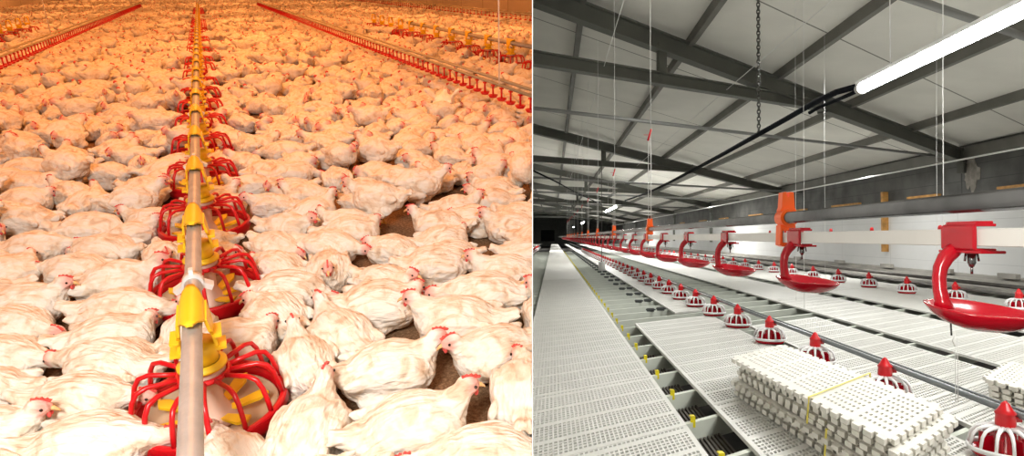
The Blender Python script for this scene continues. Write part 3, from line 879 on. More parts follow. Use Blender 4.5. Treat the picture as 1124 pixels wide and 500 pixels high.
# pale cross rails that carry the panels
def rail_bm():
    bm = bmesh.new()
    L0, L1 = -4.5, 9.3
    d = (RP(L1, L1 * CF) - RP(L0, L0 * CF)).normalized(); side = Vector((-d.y, d.x, 0)).normalized(); up = Vector((0, 0, 1))
    prism(bm, [(-0.014, -0.115), (0.016, -0.115), (0.016, -0.105), (-0.006, -0.105), (-0.006, -0.008), (0.02, -0.008), (0.02, 0), (-0.014, 0)], RP(L0, L0 * CF, -0.024), RP(L1, L1 * CF, -0.024), side, up)
    return bm
def clip_bm():
    bm = bmesh.new(); c = RP(0.772 * H, 0.772 * H * CF)
    bx(bm, (c.x, c.y - 0.012, -0.02), (0.026, 0.012, 0.062)); bx(bm, (c.x, c.y, 0.008), (0.026, 0.035, 0.006)); return bm
def hook_bm(m):
    bm = bmesh.new(); c = RP(m * H, m * H * CF)
    bx(bm, (c.x, c.y, 0.0), (0.10, 0.035, 0.045)); bx(bm, (c.x - 0.0, c.y - 0.02, 0.006), (0.13, 0.02, 0.02)); return bm
rail0 = thing('support_rail', 'pale cross rail under the floor panels with yellow clip in the open gap', 'rail', RM(0, 2.94 - 0.78 * CF - 0.6, -H), 'pale cross rails under the slatted floor')
obj('rail_body', rail_bm(), M['rail'], rail0)
clip = obj('clip', clip_bm(), M['tag'], rail0); clip['label'] = 'yellow plastic clip'
SIDE[rail0] = 'R'
raily = 2.94 - 0.78 * CF
railfar = None
for i in range(-1, 70):
    Y = raily + 0.6 * (i)
    if i == -1: rail0.matrix_world = RM(0, Y, -H); continue
    if Y > 8.1 - 0.7:
        if railfar is None:
            railfar = thing('support_rail', 'pale cross rail in the open framework with dark hook brackets', 'rail', RM(0, Y, -H), 'pale cross rails of the open framework')
            obj('rail_body', rail_bm(), M['rail'], railfar); obj('clip', clip_bm(), M['tag'], railfar)
            for m_ in (1.34, 1.5): hk = obj('hook_bracket', hook_bm(m_), M['bracket'], railfar)
            SIDE[railfar] = 'R'; alt = 0; continue
        o = dup(railfar, RM(0, Y, -H)); SIDE[o] = 'R'; alt += 1
        if alt % 2:
            for c in [c for c in o.children if c.name.startswith('hook')]: bpy.data.objects.remove(c)
            o['label'] = 'pale cross rail in the open framework'; 
    else:
        o = dup(rail0, RM(0, Y, -H)); SIDE[o] = 'R'
# dark grating and tray below the gap
bm = bmesh.new()
for k in range(7):
    a = 0.795 * H + k * 0.026
    prism(bm, rect(0.013, 0.03), RP(a, 1.6, -0.135), RP(a, 12, -0.135), Vector((1, 0, 0)), Vector((0, 0, 1)))
g = thing('floor_grating', 'dark brown bars of grating down in the gap between panel strips', 'grating', RM(0, 0, -H)); SIDE[g] = 'R'
obj('bars', bm, M['grate'], g)
bm = bmesh.new(); prism(bm, rect(0.10, 0.012), RP(0.745 * H, 1.6, -0.128), RP(0.745 * H, 12, -0.128), Vector((1, 0, 0)), Vector((0, 0, 1)))
obj('side_tray', bm, M['tray'], g)
# pit floor under everything, hall shell
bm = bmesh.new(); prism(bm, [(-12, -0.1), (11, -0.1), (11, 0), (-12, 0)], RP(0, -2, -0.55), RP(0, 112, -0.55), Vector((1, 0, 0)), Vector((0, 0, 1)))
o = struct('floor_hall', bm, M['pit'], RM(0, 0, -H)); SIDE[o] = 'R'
LWALL = 9.7
def roof_h(L): return 2.0 + 0.159 * (LWALL - L)
ceilm = seam_mat('ceiling_panels', (0.84, 0.825, 0.765), (-CR - KX * 0, 1 + KX * CR, 0), 3.95, -(12.65 - LWALL * CR) + 0.0, 0.035, (0.22, 0.21, 0.19), var=0.10, vscale=0.9)
bm = bmesh.new()
up = Vector((0, 0, 1))
Ls = (-9, LWALL + 0.4)
vv = []
for z in (0.0, 0.12):
    for (L_, Y_) in ((Ls[0], -4), (Ls[1], -4), (Ls[1], 112), (Ls[0], 112)):
        vv.append(bm.verts.new(RP(L_, Y_, roof_h(L_) + 0.16 + z)))
for f in ((0, 1, 2, 3), (7, 6, 5, 4), (0, 4, 5, 1), (1, 5, 6, 2), (2, 6, 7, 3), (3, 7, 4, 0)): bm.faces.new([vv[i] for i in f])
o = struct('ceiling_hall', bm, ceilm, MR); SIDE[o] = 'R'

# side wall: dark concrete above, white sheeting below
concm = seam_mat('dark_concrete_blocks', (0.125, 0.125, 0.118), (0, 0, 1), 0.36, 0.12, 0.012, (0.05, 0.05, 0.05), var=0.45, vscale=1.6, extra=[((0, 1, 0), 11.7, -3.2, 0.05)])
sheetm = seam_mat('white_wall_sheeting', (0.80, 0.81, 0.81), (0, 0, 1), 0.5, 0.1, 0.012, (0.62, 0.63, 0.63), var=0.10, vscale=0.5, extra=[((0, 1, 0), 3.0, 0, 0.02)])
bm = bmesh.new(); prism(bm, [(0, 1.0), (0.2, 1.0), (0.2, 2.6), (0, 2.6)], RP(LWALL, -3), RP(LWALL, 107), Vector((1, 0, 0)), up)
o = struct('wall_right', bm, concm, MR); SIDE[o] = 'R'
bm = bmesh.new(); prism(bm, [(-0.04, -1.1), (0.2, -1.1), (0.2, 1.02), (-0.04, 1.02)], RP(LWALL, -3), RP(LWALL, 107), Vector((1, 0, 0)), up)
o = struct('wall_right_sheeting', bm, sheetm, MR); SIDE[o] = 'R'
bm = bmesh.new(); prism(bm, [(-0.30, -0.98), (-0.04, -0.98), (-0.04, -0.84), (-0.30, -0.84)], RP(LWALL, -3), RP(LWALL, 107), Vector((1, 0, 0)), up)
o = struct('baseboard_right', bm, M['ledge'], MR); SIDE[o] = 'R'
bm = bmesh.new(); prism(bm, [(-0.10, 1.86), (0.0, 1.86), (0.0, 2.1), (-0.10, 2.1)], RP(LWALL, -3), RP(LWALL, 107), Vector((1, 0, 0)), up)
o = struct('trim_eave', bm, M['purlin'], MR); SIDE[o] = 'R'
bm = bmesh.new(); bx(bm, (0, 0, 1), (26, 0.2, 6)); o = struct('wall_end', bm, M['endwall'], RM(2, FAR + 11, 0)); SIDE[o] = 'R'
bm = bmesh.new(); bx(bm, (0, 0, 0), (2.3, 0.06, 1.9)); o = struct('door_1', bm, M['doord'], RM(-0.9, FAR + 10.7, 0.25)); SIDE[o] = 'R'
# metal trough and pipes at the foot of the white wall
bm = bmesh.new()
prism(bm, [(7.7, -0.99), (9.3, -0.99), (9.3, -0.9), (9.25, -0.9), (9.25, -0.95), (7.75, -0.95), (7.75, -0.9), (7.7, -0.9)], RP(0, 4), RP(0, 98), Vector((1, 0, 0)), up)
o = obj('manure_trough', bm, M['ledge'], None, MR); tag(o, 'long grey trough along the foot of the white wall', 'trough'); SIDE[o] = 'R'
bm = bmesh.new(); tube(bm, [RP(7.95, 4, -0.86), RP(7.95, 40, -0.86), RP(7.95, 98, -0.86)], 0.035, 8)
o = obj('trough_pipe', bm, M['darkmetal'], None, MR); tag(o, 'dark pipe running above the trough by the white wall', 'pipe'); SIDE[o] = 'R'
# junction boxes on the foot ledge
bm = bmesh.new(); bx(bm, (0, 0, 0), (0.10, 0.5, 0.11)); bj = obj('ledge_box', bm, M['ledge'], None, RM(LWALL - 0.36, 15, -0.80), 0.01); tag(bj, 'small grey box on the ledge under the white wall', 'box', 'boxes on the wall ledge'); SIDE[bj] = 'R'
for Y in (12.9, 17.6, 20.5, 24): c = bj.copy(); COL.objects.link(c); c.matrix_world = RM(LWALL - 0.36, Y, -0.80); SIDE[c] = 'R'
# timber pieces lying on top of the white sheeting
timb = [(1030, 990), (1000, 1030), (930, 958), (884, 886)]
for k, (x0, x1) in enumerate(((1100, 1190), (1000, 1034), (916, 946), (876, 887), (824, 838), (791, 800), (769, 776), (748, 752))):
    Ya = (LWALL - .02) * F / (x1 - 607); Yb = (LWALL - .02) * F / (x0 - 607)
    bm = bmesh.new()
    prism(bm, rect(0.10, 0.055), RP(LWALL - 0.08, Ya, 1.055), RP(LWALL - 0.08, Yb, 1.055), Vector((1, 0, 0)), up)
    o = obj('timber_board', bm, M['wood'], None, MR); tag(o, f'orange timber board on the white wall top, {ORD[k]} from the frame edge', 'board', 'timber boards on the white wall'); SIDE[o] = 'R'
bm = bmesh.new(); Yp = LWALL * F / (976 - 607)
prism(bm, rect(0.16, 0.10), RP(LWALL - 0.125, Yp, -0.42), RP(LWALL - 0.125, Yp, 1.30), Vector((1, 0, 0)), Vector((0, 1, 0)))
o = obj('timber_post', bm, M['wood'], None, MR); tag(o, 'short brown timber post fixed upright on the white wall', 'post'); SIDE[o] = 'R'
# pilasters where the frames land and a plaster stain
for k in range(1, 7):
    Y = 14.8 + 11.7 * k
    bm = bmesh.new(); bx(bm, (0, 0, 0), (0.16, 0.30, 2.4)); o = struct(f'trim_{k}', bm, M['endwall'], RM(LWALL - 0.06, Y, 0.9)); SIDE[o] = 'R'
bm = bmesh.new(); n = 16; rr = random.Random(4)
Ys = 9.62 * H * F / (1068 - 607)
ring = []
for i in range(n * 2):
    a = 2 * PI * i / (n * 2); r_ = 1 + rr.uniform(-.28, .2)
    ring.append((Ys + math.cos(a) * 0.28 * r_, 1.48 + math.sin(a) * 0.40 * r_))
f1 = [bm.verts.new(RP(LWALL - 0.012, y, z)) for y, z in ring]; f2 = [bm.verts.new(RP(LWALL - 0.003, y, z)) for y, z in ring]
bm.faces.new(f1); bm.faces.new(f2[::-1])
for i in range(len(ring)): bm.faces.new((f1[i], f1[(i + 1) % len(ring)], f2[(i + 1) % len(ring)], f2[i]))
o = obj('plaster_patch', bm, mat('pale_plaster', (0.36, 0.33, 0.29), 0.9, var=0.5, vscale=5), None, MR); tag(o, 'ragged pale plaster patch on the dark block wall under the first truss', 'plaster'); SIDE[o] = 'R'

# roof: trusses and purlins
def truss(k):
    Yw = 14.8 + 11.7 * k
    def T(t, z): L_ = LWALL - 1.70 * t; return RP(L_, Yw - t, z)
    d = (T(1, 0) - T(0, 0)).normalized(); side = Vector((-d.y, d.x, 0)).normalized()
    org = T(0, 0)
    lb = f'dark grey roof truss with tie beam and king post, {ORD[k]} from the camera'
    t = thing('roof_truss', lb, 'truss', MR @ Matrix.Translation(org), 'grey roof trusses'); SIDE[t] = 'R'
    def Q(tt, z): return T(tt, z) - org
    slope = 0.27
    bm = bmesh.new(); ud = (Q(1, slope) - Q(0, 0)).normalized().cross(side).normalized(); ud = ud if ud.z > 0 else -ud
    prism(bm, ibeam(0.17, 0.30, 0.028, 0.03), Q(0.0, roof_h(LWALL) - 0.12), Q(8.5, roof_h(LWALL) - 0.12 + 8.5 * slope), side, ud)
    obj('rafter', bm, M['steel'], t)
    bm = bmesh.new(); prism(bm, ibeam(0.15, 0.20, 0.022, 0.025), Q(2.62, 2.55), Q(8.0, 2.55), side, up)
    obj('tie_beam', bm, M['steel'], t)
    bm = bmesh.new(); prism(bm, rect(0.06, 0.17), Q(4.67, 2.62), Q(4.67, 3.14), side, d)
    obj('king_post', bm, M['steel'], t)
    bm = bmesh.new(); bx(bm, Q(2.62, 2.58), (0.02, 0.22, 0.34), Matrix.Rotation(math.atan2(d.y, d.x), 3, 'Z')); obj('end_plate', bm, M['steel'], t)
    # knee bracket by the wall
    bm = bmesh.new(); prism(bm, ibeam(0.14, 0.14, 0.02, 0.02), Q(0.06, 1.5), Q(0.06, 2.1), side, d); obj('wall_post', bm, M['steel'], t)
for k in range(7): truss(k)
for j in range(-1, 9):
    L_ = LWALL - 1.85 * j - 0.0
    if j <= 0: continue
    bm = bmesh.new()
    prism(bm, [(-0.045, 0.0), (0.045, 0.0), (0.045, 0.02), (-0.02, 0.02), (-0.02, 0.15), (0.045, 0.15), (0.045, 0.17), (-0.045, 0.17)], RP(L_, -3, roof_h(L_) + 0.0), RP(L_, 100, roof_h(L_) + 0.0), Vector((1, 0, 0)), up)
    o = obj('roof_purlin', bm, M['purlin'], None, MR); tag(o, f'long grey roof purlin under the ceiling panels, {ORD[j - 1]} in from the white-wall side', 'purlin', 'roof purlins'); SIDE[o] = 'R'
# thin horizontal tubes under the roof
def cross_tube(px0, py0, h, t0, t1, r, label, name='roof_tube', m='tube'):
    p = RF(px0, py0, h); L_, Y_, _ = LYZ(p); Yw = Y_ + (LWALL - L_) / 1.70
    bm = bmesh.new(); a = RP(LWALL - 1.7 * t0, Yw - t0, h); b = RP(LWALL - 1.7 * t1, Yw - t1, h)
    tube(bm, [a, a.lerp(b, .5), b], r, 8)
    o = obj(name, bm, M[m], None, MR); tag(o, label, 'tube'); SIDE[o] = 'R'
cross_tube(720, 134.5, 1.9, 0.0, 9, 0.03, 'thin grey tube crossing the hall just beyond the first truss')
cross_tube(1040, 12, 2.35, 1.6, 4.2, 0.045, 'short round grey tube meeting the bright lamp')
cross_tube(740, 203, 1.75, 0.0, 12, 0.035, 'thin grey tube crossing the hall beyond the second truss')
cross_tube(700, 215, 1.9, 0.0, 16, 0.04, 'thin grey tube crossing the hall beyond the third truss')
cross_tube(690, 226, 1.9, 0.0, 20, 0.05, 'thin grey tube crossing the hall beyond the fourth truss')
cross_tube(680, 233, 1.8, 0.0, 24, 0.05, 'thin grey tube crossing the hall beyond the fifth truss')
# diagonal brace rods
def rod(pts, r, name, label, cat, m, n=6, group=None):
    bm = bmesh.new(); tube(bm, pts, r, n); o = obj(name, bm, M[m], None, MR); tag(o, label, cat, group); SIDE[o] = 'R'; return o
def hall_pt(px, py, Y):
    u = (px - CX) / F; v = (CY - py) / F
    d = Vector((u, math.cos(AL) - v * math.sin(AL), math.sin(AL) + v * math.cos(AL))); return d * (Y / d.y)

# lamps
LAMPL = 2.62; LAMPH = 1.26
def lamp(Y0, Y1, label, first=None):
    t = thing('tube_lamp', label, 'lamp', RM(LAMPL, Y0, LAMPH), None); SIDE[t] = 'R'
    ln = Y1 - Y0; e = Vector((KX * ln, ln, 0))
    bm = bmesh.new(); tube(bm, [e * 0.02, e * 0.5, e * 0.98], 0.042, 14); obj('glowing_tube', bm, M['tubeglow'], t)
    bm = bmesh.new(); prism(bm, rect(0.075, 0.03), Vector((0, 0, 0.05)), e + Vector((0, 0, 0.05)), Vector((1, 0, 0)), up); obj('housing', bm, M['white'], t)
    for q in (0.0, 1.0):
        bm = bmesh.new(); a = e * (0.0 if q == 0 else 0.98); tube(bm, [a, a + e * 0.02], 0.048, 12); obj('end_cap', bm, M['ledge'], t)
    for q in (0.2, 0.8):
        bm = bmesh.new(); tube(bm, [e * q + Vector((0, 0, 0.06)), e * q + Vector((0, 0, roof_h(LAMPL) - LAMPH - 0.02))], 0.004, 5); obj('hanging_wire', bm, M['string'], t)
    return t
lamp(2.9, 5.35, 'big glowing tube lamp hanging under the roof, first of the row')
lamp(25.5, 31, 'small glowing tube lamp further down the row, second from camera')
lamp(52, 58, 'tiny glowing tube lamp far down the hall, third of the row')
lamp(76, 82, 'faint glowing tube lamp at the hall end, last of the row')
# black cables
c1 = [hall_pt(944, 94, 5.4), hall_pt(918, 101, 5.7), hall_pt(895, 112, 6.1), hall_pt(862, 131, 6.6), hall_pt(833, 147, 7), hall_pt(790, 171, 9), hall_pt(735, 200, 14), hall_pt(712, 211, 19), hall_pt(686, 220, 25.4)]
rod(c1, 0.028, 'power_cable', 'thick black cable sagging from the bright lamp down the hall', 'cable', 'black')
c2 = [hall_pt(943, 99, 5.42), hall_pt(925, 107, 5.9), hall_pt(900, 117, 6.3), hall_pt(888, 124, 6.4)]
rod(c2, 0.018, 'power_cable', 'shorter black cable looping under the thick one near the bright lamp', 'cable', 'black')
rod([hall_pt(585, 187, 12), hall_pt(610, 199, 15), hall_pt(632, 211, 20), hall_pt(660, 224, 26)], 0.018, 'power_cable', 'black cable coming in from the partition side to the second lamp', 'cable', 'black')
# winch wires running down the hall
for (m_, h_, lb) in ((0.30, 2.6, 'thin winch wire running down the hall near the partition'), (1.18, 2.55, 'thin winch wire below the third purlin')):
    a = RP(m_ * h_, -1, h_); b = RP(m_ * h_, 80, h_); rod([a, a.lerp(b, .5), b], 0.005, 'winch_wire', lb, 'wire', 'string')
h_ = 1.52; a = RP(5.27 * h_, 3, h_); b = RP(5.27 * h_, 90, h_); rod([a, a.lerp(b, .3), b], 0.018, 'white_conduit', 'slim white tube running along below the eave', 'tube', 'string')
# chain that carries the cable
bm = bmesh.new(); c0 = hall_pt(833, 146, 7)
zz = 0.0; i = 0
while zz < 2.05:
    R_ = Matrix.Rotation(PI / 2 * (i % 2), 3, 'Z')
    b2 = bmesh.new(); torus(b2, (0, 0, 0), 0.017, 0.007, 10, 5, 1.0)
    for v in b2.verts: v.co = R_ @ Vector((v.co.x, v.co.z, v.co.y * 1.5)) + Vector((0, 0, zz))
    tm = bpy.data.meshes.new('t'); b2.to_mesh(tm); b2.free(); bm.from_mesh(tm); bpy.data.meshes.remove(tm)
    zz += 0.04; i += 1
o = obj('cable_chain', bm, M['chain'], None, MR @ Matrix.Translation(c0)); tag(o, 'dark link chain hanging from the roof and holding the black cable', 'chain'); SIDE[o] = 'R'

# ---------------- drinker line
PL = 0.587
def line_pts(L_, h, Y0, Y1): return [RP(L_, Y0, h), RP(L_, 3, h), RP(L_, 10, h), RP(L_, Y1, h)]
bm = bmesh.new(); tube(bm, line_pts(PL, 0.0485, 0.25, 70), 0.0140, 24)
o = obj('steel_tube', bm, M['galv'], None, MR); tag(o, 'shiny galvanised tube above the white drinker pipe', 'pipe'); SIDE[o] = 'R'
bm = bmesh.new(); prism(bm, [(-.0105, -.0115), (-.0115, -.0105), (-.0115, .0115), (-.0105, .0125), (.0105, .0125), (.0115, .0115), (.0115, -.0105), (.0105, -.0115)], RP(PL, 0.25, -0.001), RP(PL, 70, -0.001), Vector((1, 0, 0)), up)
o = obj('drinker_pipe', bm, M['whitepipe'], None, MR); tag(o, 'white square drinker pipe carrying the row of red cups', 'pipe'); SIDE[o] = 'R'

def cupR():
    t = thing('drinker_cup', '', 'drinker', MR)
    # clamp round the square pipe: open C with lips
    bm = bmesh.new()
    prof = [(0.014, 0.0185), (-0.014, 0.0185), (-0.0185, 0.014), (-0.0185, -0.016), (-0.014, -0.0195), (0.014, -0.0195), (0.014, -0.0155), (-0.0125, -0.0155), (-0.0125, 0.0145), (0.014, 0.0145)]
    prism(bm, prof, Vector((-0.002, -0.036, 0)), Vector((0.002, 0.034, 0)), Vector((1, 0, 0)), up)
    bx(bm, (-0.004, -0.006, 0.0195), (0.024, 0.060, 0.005)); bx(bm, (0.0, -0.004, -0.0205), (0.034, 0.085, 0.004))
    obj('clamp', bm, M['red_deep'], t, bevel=0.0012)
    # curved arm
    bm = bmesh.new()
    tube(bm, [(-0.009, 0.012, -0.015), (-0.016, 0.013, -0.022), (-0.024, 0.013, -0.030), (-0.0315, 0.013, -0.044), (-0.034, 0.012, -0.058), (-0.0345, 0.010, -0.075), (-0.034, 0.006, -0.090), (-0.033, 0.004, -0.103)], 0, 14, True, 0, [0.010, 0.0110, 0.0105, 0.0095, 0.0090, 0.0090, 0.0098, 0.014])
    obj('arm', bm, M['red_deep'], t)
    # oval dish, wider than deep, with a lip
    bm = bmesh.new()
    ny = 40; prof = [(0.0, -0.1285), (0.022, -0.128), (0.040, -0.121), (0.054, -0.110), (0.0605, -0.101), (0.0615, -0.0985), (0.058, -0.0985), (0.050, -0.107), (0.036, -0.115), (0.018, -0.120), (0.0, -0.121)]
    rings = lathe(bm, prof, ny, (0.016, 0.0, 0), sx=1.16)
    for v in bm.verts:   # pointed lip towards the arm
        dx = v.co.x - 0.012
        if dx < -0.035: v.co.z += (-0.035 - dx) * 0.10
        v.co.z -= max(0, dx) * 0.10
        v.co.y *= 1.0
        v.co.z += v.co.y * 0.12
    obj('dish', bm, M['red_deep'], t)
    bm = bmesh.new()
    tube(bm, [(0.004, 0.0, -0.022), (0.004, 0.0, -0.036), (0.004, 0, -0.042)], 0, 10, True, 0, [0.0055, 0.0055, 0.003]); tube(bm, [(0.004, 0, -0.04), (0.004, 0, -0.052)], 0.0018, 6)
    for s in (-1, 1): tube(bm, [(0.004 + s * 0.008, 0.0, -0.022), (0.004 + s * 0.010, 0, -0.034)], 0.0015, 6)
    n = obj('nipple', bm, M['galv'], t); n['label'] = 'steel drinker nipple'
    return t
c0 = cupR(); SIDE[c0] = 'R'
for k in range(62):
    Y = 0.888 + 0.605 * k
    lb = f'deep red drinker cup clamped to the white pipe, {ORD[k]} from the camera' if k < 14 else 'small distant red drinker cup far along the white pipe'
    gp = 'red drinker cups on the white pipe' if k < 14 else 'far red drinker cups on the white pipe'
    if k == 0: c0.matrix_world = RM(PL, Y, 0); c0['label'] = lb; c0['group'] = gp
    else: SIDE[dup(c0, RM(PL, Y, 0), lb, gp)] = 'R'

def hangerR():
    t = thing('pipe_hanger', '', 'bracket', MR)
    bm = bmesh.new()
    # tapered plate with a slot at the head
    prof = [(-0.018, 0.064), (-0.020, 0.066), (-0.0165, 0.074), (-0.014, 0.112), (-0.004, 0.113), (-0.002, 0.100), (0.002, 0.100), (0.004, 0.113), (0.014, 0.112), (0.0165, 0.074), (0.020, 0.066), (0.018, 0.064)]
    prism(bm, prof, Vector((0, -0.012, 0)), Vector((0, 0.014, 0)), Vector((1, 0, 0)), up)
    obj('head_plate', bm, M['orange'], t, bevel=0.002)
    bm = bmesh.new()
    rgs = []
    for (r_, y_) in ((0.0148, -0.022), (0.0225, -0.022), (0.0225, 0.024), (0.0148, 0.024)): rgs.append([bm.verts.new((KX * y_ + r_ * math.cos(2 * PI * k / 20), y_, 0.0485 + r_ * math.sin(2 * PI * k / 20))) for k in range(20)])
    for a_ in range(4):
        for k in range(20): bm.faces.new((rgs[a_][k], rgs[a_][(k + 1) % 20], rgs[(a_ + 1) % 4][(k + 1) % 20], rgs[(a_ + 1) % 4][k])).smooth = False
    bx(bm, (0, 0.001, 0.0255), (0.030, 0.030, 0.012)); obj('tube_sleeve', bm, M['orange'], t)
    bm = bmesh.new()
    prism(bm, [(0.018, 0.030), (-0.020, 0.030), (-0.022, -0.020), (-0.012, -0.024), (0.018, -0.020), (0.018, -0.0135), (-0.0145, -0.0135), (-0.0145, 0.0155), (0.018, 0.0155)], Vector((0, -0.012, 0)), Vector((0, 0.016, 0)), Vector((1, 0, 0)), up)
    obj('pipe_clip', bm, M['orange'], t, bevel=0.0015)
    bm = bmesh.new()
    for s in (-1, 1): tube(bm, [(s * 0.008, 0, 0.10), (s * 0.008, 0, 0.50), (s * 0.004, 0, 0.62)], 0.0016 if s < 0 else 0.0022, 6)
    obj('hanging_string', bm, M['string'], t)
    bm = bmesh.new(); tube(bm, [(-0.010, 0, 0.585), (0.010, 0, 0.655)], 0.006, 8); bx(bm, (-0.02, 0, 0.62), (0.03, 0.003, 0.003)); h = obj('height_adjuster', bm, M['red'], t); h['label'] = 'red slanted string adjuster'
    bm = bmesh.new(); tube(bm, [(0.007, 0, 0.63), (0.007, 0, 2.6)], 0.0018, 6); obj('upper_string', bm, M['string'], t)
    return t
hg = hangerR(); SIDE[hg] = 'R'
for k in range(12):
    Y = 1.58 + 2.23 * k
    lb = f'orange pipe hanger with strings on the drinker line, {ORD[k]} from the camera'
    if k == 0: hg.matrix_world = RM(PL, Y, 0); hg['label'] = lb.replace(' with strings', ''); hg['group'] = 'orange pipe hangers'
    else: SIDE[dup(hg, RM(PL, Y, 0), lb, 'orange pipe hangers')] = 'R'
for c in list(hg.children):
    if 'string' in c.name or 'adjuster' in c.name: bpy.data.objects.remove(c)
# slack string with a hook under the first cup
p = RF(1048, 357, -0.125); rod([Vector((RP(PL, .93, 0).x, .93, -0.125)), Vector((RP(PL, .93, 0).x + 0.001, .93, -0.145))], 0.0012, 'nipple_pin', 'tiny pin under the first red cup', 'pin', 'galv')
a = hall_pt(1048, 357, 3.2); b = hall_pt(1049, 441, 3.2)
bm = bmesh.new(); tube(bm, [a, a.lerp(b, .5), b], 0.0018, 5); tube(bm, [a + Vector((.012, 0, -.06)), b + Vector((.012, 0, 0))], 0.0018, 5); tube(bm, [a.lerp(b, .12), a.lerp(b, .2) + Vector((-.012, 0, 0)), a.lerp(b, .27)], 0.004, 5)
o = obj('tube_string', bm, M['string'], None, MR); tag(o, 'thin grey string with a hook down to the steel feeder tube', 'string'); SIDE[o] = 'R'
def vstring(px, y0, y1, Y, r, lb):
    L_ = (px - 607) * Y / F; y0 = 260 - (roof_h(L_) + 0.1) * F / Y
    rod([hall_pt(px, y0, Y), hall_pt(px, (y0 + y1) / 2, Y), hall_pt(px + 1, y1, Y)], r, 'hanging_string', lb, 'string', 'string')
vstring(1035, 100, 330, 5.5, 0.0035, 'white string hanging before the plaster patch')
vstring(873, 124, 330, 7.2, 0.002, 'thin string dropping behind the first orange hanger')
vstring(905, 170, 320, 9.0, 0.0015, 'thin string between two timber boards')
vstring(1028, 175, 335, 7.5, 0.002, 'thin string just beside the thicker white string')
vstring(882, 300, 340, 6, 0.002, 'short thin string below the second red cup')

# ---------------- caged feeders
def feederR():
    t = thing('caged_feeder', '', 'poultry feeder', MR)
    bm = bmesh.new(); R = 0.165
    lathe(bm, [(R, 0.035), (R + 0.012, 0.05), (R + 0.008, 0.066), (R - 0.004, 0.06), (R - 0.006, 0.045), (R, 0.035)], 40)
    for i in range(14):
        a = 2 * PI * (i + .5) / 14; ca, sa = math.cos(a), math.sin(a)
        tube(bm, [(r * ca, r * sa, z) for r, z in ((0.045, 0.172), (0.09, 0.170), (0.13, 0.155), (0.152, 0.125), (0.166, 0.06))], 0, 6, True, 0, [0.014, 0.012, 0.0095, 0.0085, 0.008])
    lathe(bm, [(0.03, 0.18), (0.062, 0.174), (0.062, 0.164), (0.03, 0.168)], 24)
    obj('cage', bm, M['white'], t)
    bm = bmesh.new(); lathe(bm, [(0.0, 0.012), (0.13, 0.012), (0.155, 0.04), (0.162, 0.04), (0.14, 0.0), (0, 0)], 32)
    lathe(bm, [(0.045, 0.15), (0.05, 0.11), (0.075, 0.06), (0.08, 0.02)], 24)
    for i in range(8):
        a = 2 * PI * i / 8; bx(bm, (0.092 * math.cos(a), 0.092 * math.sin(a), 0.07), (0.05, 0.006, 0.11), Matrix.Rotation(a, 3, 'Z'))
    obj('feed_dish', bm, M['red_deep'], t)
    bm = bmesh.new(); lathe(bm, [(0.044, 0.165), (0.047, 0.20), (0.044, 0.245), (0.048, 0.250), (0.048, 0.258), (0.034, 0.275), (0.018, 0.308), (0.006, 0.322), (0.0, 0.323)], 24)
    bx(bm, (0.045, 0, 0.222), (0.05, 0.05, 0.03))
    obj('cone_cap', bm, M['red'], t)
    return t
fr = feederR(); SIDE[fr] = 'R'
FL1 = 2.05 * H
FSC = Matrix.Diagonal((0.86, 0.86, 0.80, 1))
for k in range(40):
    Y = 2.89 + 1.045 * k
    s = 1.0
    lb = f'white caged feeder with red cone beside the steel tube, {ORD[k]} from the camera' if k < 12 else 'tiny caged feeder far along the steel tube'
    gp = 'caged feeders along the steel tube' if k < 12 else 'far caged feeders along the steel tube'
    if k == 0: fr.matrix_world = RM(FL1, Y, -H + 0.003) @ FSC; fr['label'] = lb; fr['group'] = gp
    else: SIDE[dup(fr, RM(FL1, Y, -H + 0.003) @ FSC, lb, gp)] = 'R'
for k in range(34):
    Y = 8.6 + 1.36 * k
    L2 = 6.3 * H
    lb = f'caged feeder of the row by the white wall, {ORD[k]} from the frame edge' if k < 8 else 'tiny caged feeder in the row by the white wall'
    SIDE[dup(fr, RM(L2, Y, -H + 0.003) @ Matrix.Diagonal((0.95, 0.95, 0.95, 1)), lb, 'feeders by the white wall' + (', far' if k >= 8 else ''))] = 'R'
for k in range(24):
    SIDE[dup(fr, RM(-1.25 * H, 14 + 1.8 * k, -H), 'tiny caged feeder in the far corner beside the partition', 'feeders in the far corner')] = 'R'
for (L_, h_, lb, r) in ((FL1 + 0.055, -H + 0.20, 'long dark steel tube through the near row of caged feeders', 0.016), (6.3 * H + 0.08, -H + 0.2, 'dark tube through the row of caged feeders by the white wall', 0.018), (-1.25 * H - 0.04, -H + 0.2, 'dark tube through the far corner feeders', 0.016)):
    bm = bmesh.new(); tube(bm, [RP(L_, 1.5, h_), RP(L_, 8, h_), RP(L_, 30, h_), RP(L_, 80, h_)], r, 12); tube(bm, [RP(L_ + 0.035, 1.5, h_ + 0.012), RP(L_ + .035, 30, h_ + 0.012), RP(L_ + .035, 80, h_ + .012)], r * 0.4, 8)
    o = obj('feeder_tube', bm, M['darkmetal'] if L_ != FL1 + 0.055 else mat('bluish_steel', (0.23, 0.25, 0.26), 0.35, 0.7), None, MR); tag(o, lb, 'tube'); SIDE[o] = 'R'
